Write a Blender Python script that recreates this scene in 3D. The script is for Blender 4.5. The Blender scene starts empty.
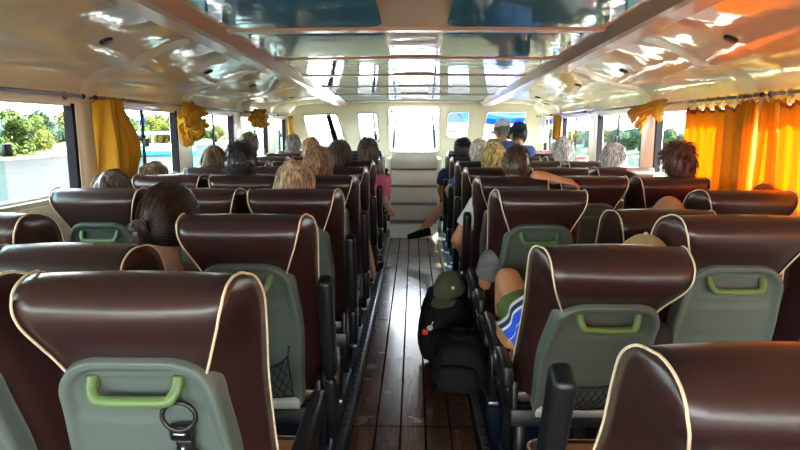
import bpy, bmesh, math, random
import numpy as np
from mathutils import Vector, Matrix, Euler, noise
R = math.radians
C = bpy.context.scene.collection
SC = bpy.context.scene
rnd = random.Random(7)
# ------------------------------------------------------------------ camera, world, sun, exposure
EYE = Vector((0, 0, 1.42)); FPX = 592.0
PITCH = math.atan(97 / FPX); YAW = math.atan(14 / FPX)
cam = bpy.data.cameras.new('camera'); camo = bpy.data.objects.new('camera', cam); C.objects.link(camo)
cam.sensor_width = 36; cam.lens = FPX / 800 * 36; cam.clip_start = .05; cam.clip_end = 600
camo.location = EYE; camo.rotation_euler = (R(90) - PITCH, 0, YAW)
SC.camera = camo
CAMM = camo.rotation_euler.to_matrix()
def at(px, py, Y):
    """point on the plane y = Y seen at pixel (px, py)"""
    d = CAMM @ Vector((px - 400, -(py - 225), -FPX))
    return EYE + d * (Y / d.y)

SC.view_settings.view_transform = 'Standard'; SC.view_settings.look = 'None'
SC.view_settings.gamma = 1; SC.view_settings.use_curve_mapping = False
SC.view_settings.exposure = 3.6
SC.cycles.use_denoising = True
SC.cycles.max_bounces = 10; SC.cycles.diffuse_bounces = 6; SC.cycles.glossy_bounces = 4
SC.cycles.transmission_bounces = 6; SC.cycles.transparent_max_bounces = 16
SC.cycles.sample_clamp_indirect = 6; SC.cycles.caustics_reflective = False; SC.cycles.caustics_refractive = False

w = bpy.data.worlds.new('sky'); SC.world = w; w.use_nodes = True
nt = w.node_tree; nt.nodes.clear()
o_ = nt.nodes.new('ShaderNodeOutputWorld'); b_ = nt.nodes.new('ShaderNodeBackground')
tc = nt.nodes.new('ShaderNodeTexCoord'); sp_ = nt.nodes.new('ShaderNodeSeparateXYZ'); rp = nt.nodes.new('ShaderNodeValToRGB')
nt.links.new(tc.outputs['Generated'], sp_.inputs[0]); nt.links.new(sp_.outputs['Z'], rp.inputs[0])
rp.color_ramp.elements[0].position = 0.0; rp.color_ramp.elements[0].color = (1.0, .98, .94, 1)
rp.color_ramp.elements[1].position = 0.9; rp.color_ramp.elements[1].color = (.55, .74, 1, 1)
e = rp.color_ramp.elements.new(.25); e.color = (.88, .95, 1, 1)
nt.links.new(rp.outputs[0], b_.inputs[0]); b_.inputs[1].default_value = 1.4
nt.links.new(b_.outputs[0], o_.inputs[0])

sun = bpy.data.lights.new('sun', 'SUN'); sun.energy = 10; sun.angle = R(1.0); sun.color = (1, .92, .78)
suno = bpy.data.objects.new('sun', sun); C.objects.link(suno)
suno.rotation_euler = Vector((-math.cos(R(42)), .25, -math.sin(R(42)))).to_track_quat('-Z', 'Y').to_euler()
suno.location = (30, 0, 30)

# ------------------------------------------------------------------ materials
def mat(name, col, rough=.6, metal=0, ior=1.45, coat=0, noise_amt=0, noise_scale=8, bump=0, bump_scale=40, bump_dist=.004,
        stretch=None, island=0, sheen=0, coat_rough=.1):
    m = bpy.data.materials.new(name); m.use_nodes = True
    t = m.node_tree; p = t.nodes['Principled BSDF']
    p.inputs['Base Color'].default_value = (*col, 1); p.inputs['Roughness'].default_value = rough
    p.inputs['Metallic'].default_value = metal; p.inputs['IOR'].default_value = ior
    p.inputs['Coat Weight'].default_value = coat; p.inputs['Coat Roughness'].default_value = coat_rough
    p.inputs['Sheen Weight'].default_value = sheen
    tcn = t.nodes.new('ShaderNodeTexCoord'); vec = tcn.outputs['Object']
    if stretch:
        mp = t.nodes.new('ShaderNodeMapping'); mp.inputs['Scale'].default_value = stretch
        t.links.new(vec, mp.inputs[0]); vec = mp.outputs[0]
    src = None
    if noise_amt:
        n = t.nodes.new('ShaderNodeTexNoise'); n.inputs['Scale'].default_value = noise_scale; n.inputs['Detail'].default_value = 4
        t.links.new(vec, n.inputs['Vector']); src = n.outputs['Fac']; amt = noise_amt
    if island:
        g = t.nodes.new('ShaderNodeNewGeometry'); src = g.outputs['Random Per Island']; amt = island
    if src:
        mx = t.nodes.new('ShaderNodeMix'); mx.data_type = 'RGBA'
        mx.inputs['A'].default_value = (*[max(0, c * (1 - amt)) for c in col], 1)
        mx.inputs['B'].default_value = (*[min(1, c * (1 + amt)) for c in col], 1)
        t.links.new(src, mx.inputs['Factor']); t.links.new(mx.outputs['Result'], p.inputs['Base Color'])
    if bump:
        n2 = t.nodes.new('ShaderNodeTexNoise'); n2.inputs['Scale'].default_value = bump_scale; n2.inputs['Detail'].default_value = 3
        t.links.new(vec, n2.inputs['Vector'])
        bp = t.nodes.new('ShaderNodeBump'); bp.inputs['Strength'].default_value = bump; bp.inputs['Distance'].default_value = bump_dist
        t.links.new(n2.outputs['Fac'], bp.inputs['Height']); t.links.new(bp.outputs[0], p.inputs['Normal'])
    return m
def cloth_mat(name, col, trans, fac):
    m = bpy.data.materials.new(name); m.use_nodes = True; t = m.node_tree
    p = t.nodes['Principled BSDF']; p.inputs['Base Color'].default_value = (*col, 1); p.inputs['Roughness'].default_value = .85
    tr = t.nodes.new('ShaderNodeBsdfTranslucent'); tr.inputs[0].default_value = (*trans, 1)
    mx = t.nodes.new('ShaderNodeMixShader'); mx.inputs[0].default_value = fac
    out = t.nodes['Material Output']
    tcn = t.nodes.new('ShaderNodeTexCoord'); n2 = t.nodes.new('ShaderNodeTexNoise'); n2.inputs['Scale'].default_value = 30
    bp = t.nodes.new('ShaderNodeBump'); bp.inputs['Strength'].default_value = .3; bp.inputs['Distance'].default_value = .003
    t.links.new(tcn.outputs['Object'], n2.inputs['Vector']); t.links.new(n2.outputs['Fac'], bp.inputs['Height']); t.links.new(bp.outputs[0], p.inputs['Normal'])
    t.links.new(p.outputs[0], mx.inputs[1]); t.links.new(tr.outputs[0], mx.inputs[2]); t.links.new(mx.outputs[0], out.inputs[0])
    return m
def glass_mat(name, tint, refl=.08):
    m = bpy.data.materials.new(name); m.use_nodes = True; t = m.node_tree
    t.nodes.remove(t.nodes['Principled BSDF'])
    tr = t.nodes.new('ShaderNodeBsdfTransparent'); tr.inputs[0].default_value = (*tint, 1)
    gl = t.nodes.new('ShaderNodeBsdfGlossy'); gl.inputs['Roughness'].default_value = .02
    lw = t.nodes.new('ShaderNodeLayerWeight'); lw.inputs[0].default_value = .5
    pw = t.nodes.new('ShaderNodeMath'); pw.operation = 'POWER'; pw.inputs[1].default_value = 4; t.links.new(lw.outputs['Facing'], pw.inputs[0])
    fr = t.nodes.new('ShaderNodeMath'); fr.operation = 'MULTIPLY_ADD'; fr.inputs[1].default_value = .35; fr.inputs[2].default_value = .02; t.links.new(pw.outputs[0], fr.inputs[0])
    mx = t.nodes.new('ShaderNodeMixShader')
    t.links.new(fr.outputs[0], mx.inputs[0]); t.links.new(tr.outputs[0], mx.inputs[1]); t.links.new(gl.outputs[0], mx.inputs[2])
    t.links.new(mx.outputs[0], t.nodes['Material Output'].inputs[0])
    return m
def plank_mat():
    m = bpy.data.materials.new('varnished_planks'); m.use_nodes = True; t = m.node_tree; p = t.nodes['Principled BSDF']
    tcn = t.nodes.new('ShaderNodeTexCoord'); s = t.nodes.new('ShaderNodeSeparateXYZ'); t.links.new(tcn.outputs['Object'], s.inputs[0])
    def M(op, a, b=None):
        n = t.nodes.new('ShaderNodeMath'); n.operation = op
        for i, v in enumerate((a, b)):
            if v is None: continue
            if isinstance(v, (int, float)): n.inputs[i].default_value = v
            else: t.links.new(v, n.inputs[i])
        return n.outputs[0]
    xs = M('ADD', M('MULTIPLY', s.outputs['X'], 1 / .118), 50.5)
    fx = M('FRACT', xs); ed = M('LESS_THAN', M('ABSOLUTE', M('SUBTRACT', fx, .5)), .455)
    cell = M('FLOOR', xs)
    fy = M('FRACT', M('ADD', M('MULTIPLY', s.outputs['Y'], 1 / 1.62), .36)); ey = M('GREATER_THAN', fy, .006)
    seam = M('MULTIPLY', ed, ey)
    wn = t.nodes.new('ShaderNodeTexWhiteNoise'); wn.noise_dimensions = '1D'; t.links.new(cell, wn.inputs['W'])
    mp = t.nodes.new('ShaderNodeMapping'); mp.inputs['Scale'].default_value = (22, 1.4, 1); t.links.new(tcn.outputs['Object'], mp.inputs[0])
    n = t.nodes.new('ShaderNodeTexNoise'); n.inputs['Scale'].default_value = 3; n.inputs['Detail'].default_value = 6; t.links.new(mp.outputs[0], n.inputs['Vector'])
    cr = t.nodes.new('ShaderNodeValToRGB'); cr.color_ramp.elements[0].color = (.030, .012, .008, 1); cr.color_ramp.elements[1].color = (.15, .065, .035, 1)
    cr.color_ramp.elements[0].position = .3; cr.color_ramp.elements[1].position = .75
    t.links.new(M('ADD', M('MULTIPLY', n.outputs['Fac'], .75), M('MULTIPLY', wn.outputs['Value'], .25)), cr.inputs[0])
    mx = t.nodes.new('ShaderNodeMix'); mx.data_type = 'RGBA'; mx.inputs['A'].default_value = (.01, .006, .005, 1)
    t.links.new(seam, mx.inputs['Factor']); t.links.new(cr.outputs[0], mx.inputs['B']); t.links.new(mx.outputs['Result'], p.inputs['Base Color'])
    n3 = t.nodes.new('ShaderNodeTexNoise'); n3.inputs['Scale'].default_value = 9; t.links.new(tcn.outputs['Object'], n3.inputs['Vector'])
    t.links.new(M('ADD', M('MULTIPLY', n3.outputs['Fac'], .3), .08), p.inputs['Roughness'])
    bp = t.nodes.new('ShaderNodeBump'); bp.inputs['Strength'].default_value = .5; bp.inputs['Distance'].default_value = .003
    t.links.new(M('ADD', seam, M('MULTIPLY', n.outputs['Fac'], .35)), bp.inputs['Height']); t.links.new(bp.outputs[0], p.inputs['Normal'])
    t.links.new(M('MULTIPLY', seam, .4), p.inputs['Coat Weight']); p.inputs['Coat Roughness'].default_value = .14
    t.links.new(M('MULTIPLY', seam, .5), p.inputs['Specular IOR Level'])
    return m
def net_color(name, a, b, scale=40):
    m = mat(name, a, .8); t = m.node_tree; p = t.nodes['Principled BSDF']
    tcn = t.nodes.new('ShaderNodeTexCoord'); v = t.nodes.new('ShaderNodeTexVoronoi'); v.inputs['Scale'].default_value = scale
    r = t.nodes.new('ShaderNodeValToRGB'); r.color_ramp.interpolation = 'CONSTANT'
    r.color_ramp.elements[0].color = (*a, 1); r.color_ramp.elements[1].color = (*b, 1); r.color_ramp.elements[1].position = .42
    t.links.new(tcn.outputs['Object'], v.inputs['Vector']); t.links.new(v.outputs['Distance'], r.inputs[0]); t.links.new(r.outputs[0], p.inputs['Base Color'])
    return m
def stripe_mat(name):
    m = mat(name, (.02, .09, .6), .8); t = m.node_tree; p = t.nodes['Principled BSDF']
    uv = t.nodes.new('ShaderNodeUVMap'); s = t.nodes.new('ShaderNodeSeparateXYZ'); t.links.new(uv.outputs[0], s.inputs[0])
    r = t.nodes.new('ShaderNodeValToRGB'); cr = r.color_ramp; cr.interpolation = 'CONSTANT'
    B, N, W = (.012, .075, .62, 1), (.010, .016, .07, 1), (.62, .62, .64, 1)
    cr.elements[0].color = W; cr.elements[1].color = N; cr.elements[1].position = .05
    for pos, c in ((.13, W), (.18, B), (.44, W), (.47, B), (.70, N)):
        e = cr.elements.new(pos); e.color = c
    t.links.new(s.outputs['X'], r.inputs[0]); t.links.new(r.outputs[0], p.inputs['Base Color'])
    return m
M = dict(
    cream=mat('cream_gelcoat', (.85, .83, .62), .28, coat=.3, noise_amt=.06, noise_scale=3),
    ceil=mat('glossy_cream_ceiling', (.81, .76, .56), .045, ior=1.75, noise_amt=.08, noise_scale=2, bump=.5, bump_scale=2.2, bump_dist=.008, stretch=(1, 2.6, 1)),
    beam=mat('tan_beam', (.60, .46, .33), .22, ior=1.5, noise_amt=.1, noise_scale=6, bump=.2, bump_scale=8),
    blue=mat('slate_blue_gloss_panel', (.05, .36, .62), .04, ior=1.5, noise_amt=.1, noise_scale=3, bump=.4, bump_scale=2.6, bump_dist=.004, stretch=(1, 2.6, 1)),
    black=mat('black_plastic', (.006, .006, .007), .38, noise_amt=.2, noise_scale=20, bump=.1, bump_scale=200),
    rubber=mat('black_rubber', (.005, .005, .008), .55, ior=1.2, noise_amt=.2),
    steel=mat('brushed_steel', (.55, .55, .56), .28, metal=1, noise_amt=.15, noise_scale=30, stretch=(1, 12, 1)),
    greyrail=mat('grey_metal_rail', (.22, .22, .24), .3, metal=.9, noise_amt=.2, noise_scale=20),
    leather=mat('maroon_leather', (.027, .0100, .0095), .33, coat=.2, coat_rough=.25, noise_amt=.15, noise_scale=5, bump=.18, bump_scale=160, bump_dist=.0015),
    tanleather=mat('tan_leather', (.36, .20, .11), .5, noise_amt=.12, bump=.2, bump_scale=120, bump_dist=.001),
    piping=mat('cream_piping', (.58, .48, .33), .5, noise_amt=.1, noise_scale=60),
    panel=mat('grey_green_plastic', (.086, .110, .097), .42, noise_amt=.08, noise_scale=6, bump=.12, bump_scale=220, bump_dist=.001),
    ledge=mat('light_grey_plastic', (.42, .43, .42), .45, noise_amt=.05),
    handle=mat('green_plastic', (.085, .145, .045), .34, noise_amt=.08, noise_scale=12),
    net=mat('black_elastic_cord', (.004, .004, .005), .7, noise_amt=.2),
    yellow=cloth_mat('mustard_curtain_cloth', (.54, .28, .012), (.75, .33, .01), .10),
    orange=cloth_mat('orange_curtain_cloth', (.80, .40, .01), (.80, .31, .003), .48),
    hem=cloth_mat('curtain_hem_tape', (.65, .16, .01), (.7, .14, .01), .4),
    ring=mat('brass_ring', (.75, .5, .15), .35, metal=.8, noise_amt=.1),
    whitecloth=cloth_mat('white_cloth', (.78, .80, .88), (.8, .8, .9), .3),
    planks=plank_mat(),
    sidefloor=mat('dark_blue_floor_covering', (.008, .022, .05), .45, noise_amt=.3, noise_scale=9),
    step=mat('cream_step_riser', (.80, .72, .58), .35, noise_amt=.1, noise_scale=4),
    nosing=mat('dark_brown_nosing', (.10, .05, .035), .4, noise_amt=.2),
    glass=glass_mat('clear_window_glass', (.97, .98, .97)),
    tint=glass_mat('teal_window_glass', (.80, .95, .93)),
    smoke=glass_mat('smoked_front_glass', (.95, .96, .96)),
    skin=mat('light_skin', (.55, .30, .20), .5, noise_amt=.1, noise_scale=30),
    tanskin=mat('tanned_skin', (.48, .22, .105), .48, noise_amt=.1, noise_scale=30),
    brownskin=mat('brown_skin', (.30, .13, .07), .48, noise_amt=.1, noise_scale=30),
    eye=mat('eye_white', (.8, .8, .78), .2, noise_amt=.02), iris=mat('dark_iris', (.05, .03, .02), .2, noise_amt=.02),
    blackcloth=mat('black_nylon', (.004, .004, .005), .8, ior=1.3, noise_amt=.25, noise_scale=14, bump=.4, bump_scale=120, bump_dist=.001),
    olive=mat('olive_cotton', (.075, .085, .04), .85, noise_amt=.2, noise_scale=16, bump=.3, bump_scale=120),
    oliveshort=mat('olive_green_shorts', (.085, .12, .035), .85, noise_amt=.2, noise_scale=16, bump=.3, bump_scale=60),
    navy=mat('navy_cotton', (.015, .03, .10), .8, noise_amt=.2, bump=.4, bump_scale=30, bump_dist=.006),
    denim=mat('blue_shirt_cotton', (.05, .10, .30), .8, noise_amt=.2, bump=.4, bump_scale=30, bump_dist=.006),
    whitetee=mat('white_tee_cotton', (.72, .74, .76), .8, noise_amt=.06, bump=.4, bump_scale=22, bump_dist=.008),
    greytee=mat('grey_tee_cotton', (.16, .16, .16), .85, noise_amt=.5, noise_scale=18, bump=.4, bump_scale=30, bump_dist=.006, stretch=(1, 1, 4)),
    pink=mat('pink_cotton', (.62, .12, .22), .8, noise_amt=.1, bump=.4, bump_scale=26, bump_dist=.006),
    blacktee=mat('black_tee_cotton', (.006, .006, .008), .8, noise_amt=.2, bump=.4, bump_scale=30, bump_dist=.006),
    redtee=mat('red_cotton', (.55, .03, .02), .8, noise_amt=.1, bump=.3, bump_scale=30),
    brown=mat('brown_cotton', (.26, .16, .09), .85, noise_amt=.15, bump=.4, bump_scale=30, bump_dist=.006),
    khaki=mat('khaki_cotton', (.42, .29, .14), .85, noise_amt=.12, bump=.3, bump_scale=80),
    patterned=net_color('black_white_patterned_cotton', (.55, .55, .55), (.02, .02, .02), 46),
    stripes=stripe_mat('blue_striped_towel_cloth'),
    redplastic=mat('red_plastic', (.7, .05, .02), .4, noise_amt=.05), whiteplastic=mat('white_plastic', (.85, .85, .83), .4, noise_amt=.03),
    tarp=cloth_mat('blue_tarpaulin', (.01, .12, .65), (.01, .20, .95), .6),
    white=mat('white_paint', (.85, .85, .84), .35, noise_amt=.03), deck=mat('pale_deck', (.7, .7, .68), .5, noise_amt=.08),
    leaf=mat('green_leaves', (.020, .036, .006), .7, ior=1.2, island=.7), leaf2=mat('pale_green_leaves', (.036, .048, .008), .7, ior=1.2, island=.6),
    leaf3=mat('deep_green_leaves', (.008, .024, .013), .7, ior=1.2, island=.6),
    bark=mat('grey_bark', (.14, .10, .07), .9, noise_amt=.3), bank=mat('grassy_bank', (.036, .044, .010), .9, noise_amt=.5, noise_scale=.8),
    mud=mat('sandy_shore', (.06, .042, .026), .9, noise_amt=.2, noise_scale=1),
    water=mat('river_water', (.022, .024, .025), .5, ior=1.03, noise_amt=.12, noise_scale=.5, bump=.5, bump_scale=1.2, bump_dist=.08),
    teal=mat('teal_hull_paint', (.01, .16, .18), .35, noise_amt=.08), bluepaint=mat('blue_canopy', (.02, .16, .5), .5, noise_amt=.08),
    redroof=mat('red_roof', (.2, .06, .04), .8, noise_amt=.2), greywall=mat('grey_wall', (.24, .22, .2), .8, noise_amt=.1),
)
# ------------------------------------------------------------------ helpers
def link(name, data, parent=None, m=None):
    o = bpy.data.objects.new(name, data); C.objects.link(o)
    if parent: o.parent = parent
    return o
def tag(o, label=None, cat=None, group=None, kind=None):
    if label: o['label'] = label
    if cat: o['category'] = cat
    if group: o['group'] = group
    if kind: o['kind'] = kind
    return o
def empty(name, loc, rz=0, label=None, cat=None, group=None):
    o = bpy.data.objects.new(name, None); C.objects.link(o); o.location = loc; o.rotation_euler = (0, 0, rz); o.empty_display_size = .1
    return tag(o, label, cat, group)
class MB:
    def __init__(s): s.v = []; s.f = []; s.mi = []; s.mats = []; s.sm = []; s.uv = None
    def mid(s, m):
        if m not in s.mats: s.mats.append(m)
        return s.mats.index(m)
    def add(s, vs, fs, m, smooth=True):
        b = len(s.v); k = s.mid(m); s.v += [tuple(p) for p in vs]
        for f in fs: s.f.append(tuple(b + i for i in f)); s.mi.append(k); s.sm.append(smooth)
        return s
    def box(s, a, b, m, bev=0, seg=2, mtx=None):
        a = Vector(a); b = Vector(b)
        bm = bmesh.new(); bmesh.ops.create_cube(bm, size=1)
        for v in bm.verts: v.co = Vector(((a[i] + b[i]) / 2 + v.co[i] * (b[i] - a[i]) for i in range(3)))
        if bev: bmesh.ops.bevel(bm, geom=bm.edges[:], offset=bev, segments=seg, affect='EDGES', profile=.5)
        if mtx: bm.transform(mtx)
        bm.verts.index_update()
        s.add([v.co[:] for v in bm.verts], [[v.index for v in f.verts] for f in bm.faces], m, bev > 0); bm.free(); return s
    def tube(s, pts, r, m, n=8, cap=True, ry=None, up=None, closed=False):
        pts = [Vector(p) for p in pts]; k = len(pts); rs = r if isinstance(r, (list, tuple)) else [r] * k
        rys = ry if isinstance(ry, (list, tuple)) else ([ry] * k if ry else rs)
        vs = []; N = None
        for i, p in enumerate(pts):
            if closed: t = (pts[(i + 1) % k] - pts[i - 1]).normalized()
            else: t = (pts[min(i + 1, k - 1)] - pts[max(i - 1, 0)]).normalized()
            if N is None:
                u0 = Vector(up) if up else (Vector((0, 0, 1)) if abs(t.z) < .9 else Vector((1, 0, 0)))
                N = (u0 - t * u0.dot(t)).normalized()
            else: N = (N - t * N.dot(t)).normalized()
            B = t.cross(N)
            for j in range(n):
                a = 2 * math.pi * (j + .5) / n
                vs.append(p + B * math.cos(a) * rs[i] + N * math.sin(a) * rys[i])
        fs = []
        for i in range(k if closed else k - 1):
            i2 = (i + 1) % k
            for j in range(n): fs.append((i * n + j, i * n + (j + 1) % n, i2 * n + (j + 1) % n, i2 * n + j))
        if cap and not closed: fs.append(tuple(range(n))[::-1]); fs.append(tuple((k - 1) * n + j for j in range(n)))
        return s.add(vs, fs, m)
    def sphere(s, c, r, m, u=16, v=10, mtx=None, fn=None):
        c = Vector(c); r = Vector((r, r, r)) if isinstance(r, (int, float)) else Vector(r)
        vs = []
        for i in range(v + 1):
            th = math.pi * i / v
            for j in range(u):
                ph = 2 * math.pi * j / u
                d = Vector((math.sin(th) * math.cos(ph), math.sin(th) * math.sin(ph), math.cos(th)))
                p = Vector((d.x * r.x, d.y * r.y, d.z * r.z))
                if fn: p = fn(p, d)
                if mtx: p = mtx @ p
                vs.append(c + p)
        fs = [(i * u + j, (i + 1) * u + j, (i + 1) * u + (j + 1) % u, i * u + (j + 1) % u) for i in range(v) for j in range(u)]
        return s.add(vs, fs, m)
    def loft(s, rings, m, cap=True, smooth=True):
        n = len(rings[0]); vs = [p for r in rings for p in r]
        fs = [(i * n + j, i * n + (j + 1) % n, (i + 1) * n + (j + 1) % n, (i + 1) * n + j) for i in range(len(rings) - 1) for j in range(n)]
        if cap: fs.append(tuple(range(n))[::-1]); fs.append(tuple((len(rings) - 1) * n + j for j in range(n)))
        return s.add(vs, fs, m, smooth)
    def grid(s, P, m, closed_u=False):
        nr, ncol = len(P), len(P[0]); vs = [p for r in P for p in r]
        fs = [(i * ncol + j, i * ncol + (j + 1) % ncol, (i + 1) * ncol + (j + 1) % ncol, (i + 1) * ncol + j) for i in range(nr - 1) for j in range(ncol if closed_u else ncol - 1)]
        return s.add(vs, fs, m)
    def mesh(s, name, weld=0, recalc=True):
        me = bpy.data.meshes.new(name); me.from_pydata(s.v, [], s.f)
        for m in s.mats: me.materials.append(m)
        me.polygons.foreach_set('material_index', s.mi); me.polygons.foreach_set('use_smooth', s.sm)
        if weld or recalc:
            bm = bmesh.new(); bm.from_mesh(me)
            if weld: bmesh.ops.remove_doubles(bm, verts=bm.verts, dist=weld)
            if recalc: bmesh.ops.recalc_face_normals(bm, faces=bm.faces)
            bm.to_mesh(me); bm.free()
        me.update(); return me
    def build(s, name, parent=None, weld=0, recalc=True, solid=0):
        o = link(name, s.mesh(name, weld, recalc), parent)
        if solid:
            md = o.modifiers.new('thickness', 'SOLIDIFY'); md.thickness = solid; md.offset = 0
        return o
def catmull(pts, n):
    P = np.array(pts, float); k = len(P); out = []
    for t in np.linspace(0, k - 1, n):
        i = min(int(t), k - 2); f = t - i
        p0, p1, p2, p3 = P[max(i - 1, 0)], P[i], P[i + 1], P[min(i + 2, k - 1)]
        out.append(.5 * ((2 * p1) + (-p0 + p2) * f + (2 * p0 - 5 * p1 + 4 * p2 - p3) * f * f + (-p0 + 3 * p1 - 3 * p2 + p3) * f ** 3))
    return np.array(out)
def copy_tree(o, parent=None):
    c = o.copy(); C.objects.link(c); c.parent = parent
    for ch in list(o.children): copy_tree(ch, c)
    return c
def sstep(a, b, x):
    t = min(1, max(0, (x - a) / (b - a))); return t * t * (3 - 2 * t)

# ------------------------------------------------------------------ structure
XW = 1.9; YB = -2.6; YF = 9.05
WINS = [(-2.35, -1.1), (-.9, .35), (.62, 1.86), (2.10, 3.34), (3.57, 4.79), (5.05, 6.28), (6.55, 7.75), (8.08, 8.85)]
ZS, ZT = 1.06, 1.555
def zc(x, y):                                  # ceiling height
    ax = abs(x); zmid = 2.003 - .023 * max(y, -1)
    if ax < 1.17: return zmid - .01 * (ax / 1.17) ** 2
    if ax < 1.62: return zmid - .01 - (zmid - .01 - 1.765) * ((ax - 1.17) / .45) ** 2.1
    t = (ax - 1.62) / (XW - 1.62); return 1.765 - (1.765 - 1.60) * (1 - math.sqrt(max(0, 1 - t * t)))
fl = MB(); fl.box((-.34, YB, -.06), (.34, YF, 0), M['planks']); o = fl.build('floor'); tag(o, kind='structure')
for sgn, nm in ((-1, 'floor_port'), (1, 'floor_starboard')):
    b = MB(); b.box((min(sgn * .34, sgn * (XW + .05)), YB, -.06), (max(sgn * .34, sgn * (XW + .05)), YF, -.004), M['sidefloor'])
    tag(b.build(nm), kind='structure')
for sgn, side in ((-1, 'left'), (1, 'right')):
    b = MB(); xi, xo = sgn * XW, sgn * (XW + .07)
    a, c = min(xi, xo), max(xi, xo)
    b.box((a, YB, -.1), (c, YF, ZS), M['cream']); b.box((a, YB, ZT), (c, YF, 1.64), M['cream'])
    ys = [YB] + [t for wn in WINS for t in wn] + [YF]
    for i in range(0, len(ys), 2): b.box((a, ys[i], ZS), (c, ys[i + 1], ZT), M['cream'])
    tag(b.build('wall_' + side), kind='structure')
    t = MB(); t.box((xi - sgn * .03, YB, ZS - .03), (xi + sgn * .0, YF, ZS), M['cream'], .008)
    tag(t.build('trim_%d' % (1 if sgn < 0 else 2)), kind='structure')
    # rounded ribs on the pillars running up into the cove
    t = MB()
    for i in range(2, len(ys) - 1, 2):
        y0 = (ys[i] + ys[i + 1]) / 2; hw = .085
        P = []
        for k in range(22):
            u = k / 21
            if u < .35: x, z = XW, .9 + (1.60 - .9) * u / .35
            else: ax = XW - (XW - 1.2) * ((u - .35) / .65); x, z = ax, zc(ax, y0)
            nx, nz = (-1, 0) if u < .35 else (-.6, -.8)
            row = []
            for j in range(7):
                q = -1 + 2 * j / 6; h = .006 * math.sqrt(max(0, 1 - q ** 4)) * (1 - sstep(.75, 1, u))
                row.append((sgn * (x + nx * h), y0 + q * hw, z + nz * h))
            P.append(row)
        t.grid(P, M['cream'])
    tag(t.build('trim_%d' % (3 if sgn < 0 else 4)), kind='structure')
    for i, (y0, y1) in enumerate(WINS):
        n = i + 1 if sgn < 0 else i + 1 + len(WINS)
        root = empty('window_%d' % n, (xi + sgn * .03, (y0 + y1) / 2, ZS)); tag(root, kind='structure')
        hw = (y1 - y0) / 2; H = ZT - ZS
        f = MB()
        for (ya, yb) in ((-hw, -hw + .03), (hw - .03, hw)): f.box((-.025, ya, 0), (.025, yb, H), M['rubber'])
        f.box((-.02, -hw, 0), (.02, hw, .014), M['steel']); f.box((-.02, -hw, H - .014), (.02, hw, H), M['cream'])
        f.build('frame', root)
        ym = -.02 if i != 2 else .1
        f = MB(); f.box((-sgn * .016 - .004, -hw + .03, .012), (-sgn * .016 + .004, ym + .03, H - .012), M['tint']); f.build('sliding_pane', root)
        f = MB(); f.box((sgn * .004 - .003, ym - .02, .012), (sgn * .004 + .003, hw - .03, H - .012), M['glass']); f.build('fixed_pane', root)
        f = MB(); f.box((-sgn * .016 - .008, ym + .012, .012), (-sgn * .016 + .008, ym + .034, H - .012), M['rubber'] if i > 3 else M['steel'])
        if i > 3: f.build('stile', root)
        f = MB(); f.box((-sgn * .03 - .012, ym + .01, H * .46), (-sgn * .03 + .012, ym + .065, H * .58), M['black'], .006); f.build('latch', root)
# ceiling
b = MB(); P = []
for y in np.linspace(YB, YF, 60):
    P.append([(x, y, zc(x, y)) for x in np.concatenate([-np.array([1.9, 1.895, 1.88, 1.85, 1.81, 1.76, 1.7, 1.62, 1.52, 1.42, 1.3, 1.17]), np.linspace(-1.0, 1.0, 13), np.array([1.17, 1.3, 1.42, 1.52, 1.62, 1.7, 1.76, 1.81, 1.85, 1.88, 1.895, 1.9])])])
b.grid(P, M['ceil']); o = b.build('ceiling', recalc=False); tag(o, kind='structure')
md = o.modifiers.new('thickness', 'SOLIDIFY'); md.thickness = .05; md.offset = 1
b = MB(); b.box((-2.1, YB, 2.10), (2.1, YF + .1, 2.16), M['white']); tag(b.build('roof'), kind='structure')
for sgn, nm in ((-1, 'trim_5'), (1, 'trim_6')):       # long ceiling beams
    b = MB(); rings = []
    for y in np.linspace(YB, YF, 20):
        z = zc(1.05, y); rings.append([(sgn * .96, y, z + .01), (sgn * 1.02, y, z - .045), (sgn * 1.05, y, z - .052), (sgn * 1.15, y, z - .052), (sgn * 1.165, y, z - .046), (sgn * 1.18, y, z + .01)])
    b.loft(rings, M['beam'], smooth=False); tag(b.build(nm), kind='structure')
RIBS = [1.0, 2.06, 3.2, 4.25, 5.3, 6.35, 7.4, 8.5]
b = MB()
for k, y in enumerate(RIBS):
    for sgn in (-1, 1):
        for x0, x1 in ((.0, .97),):
            hw = .05 if k % 2 == 0 else .03
            pr = []
            for x in np.linspace(x0, x1, 8):
                z = zc(x, y); pr.append([(sgn * x, y - hw, z + .005), (sgn * x, y - hw * .8, z - .014), (sgn * x, y + hw * .8, z - .014), (sgn * x, y + hw, z + .005)])
            b.loft(pr, M['beam'], smooth=False)
tag(b.build('trim_7'), kind='structure')
def rrect(x0, x1, y0, y1, r, n=6):
    out = []
    for cx, cy, a0 in ((x1 - r, y1 - r, 0), (x0 + r, y1 - r, 90), (x0 + r, y0 + r, 180), (x1 - r, y0 + r, 270)):
        for k in range(n + 1):
            a = R(a0 + 90 * k / n); out.append((cx + r * math.cos(a), cy + r * math.sin(a)))
    return out
npan = 0
for k in range(len(RIBS) - 1):
    for sgn in (-1, 1):
        y0, y1 = RIBS[k] + .08, RIBS[k + 1] - .08
        ol = rrect(.16, .92, y0, y1, .1)
        ol = [(sgn * x, y) for x, y in ol]
        if sgn < 0: ol = ol[::-1]
        b = MB(); b.loft([[(x, y, zc(x, y) + .004) for x, y in ol], [(x, y, zc(x, y) - .006) for x, y in ol]], M['blue'], smooth=False)
        npan += 1; tag(b.build('trim_%d' % (7 + npan)), kind='structure')
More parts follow.
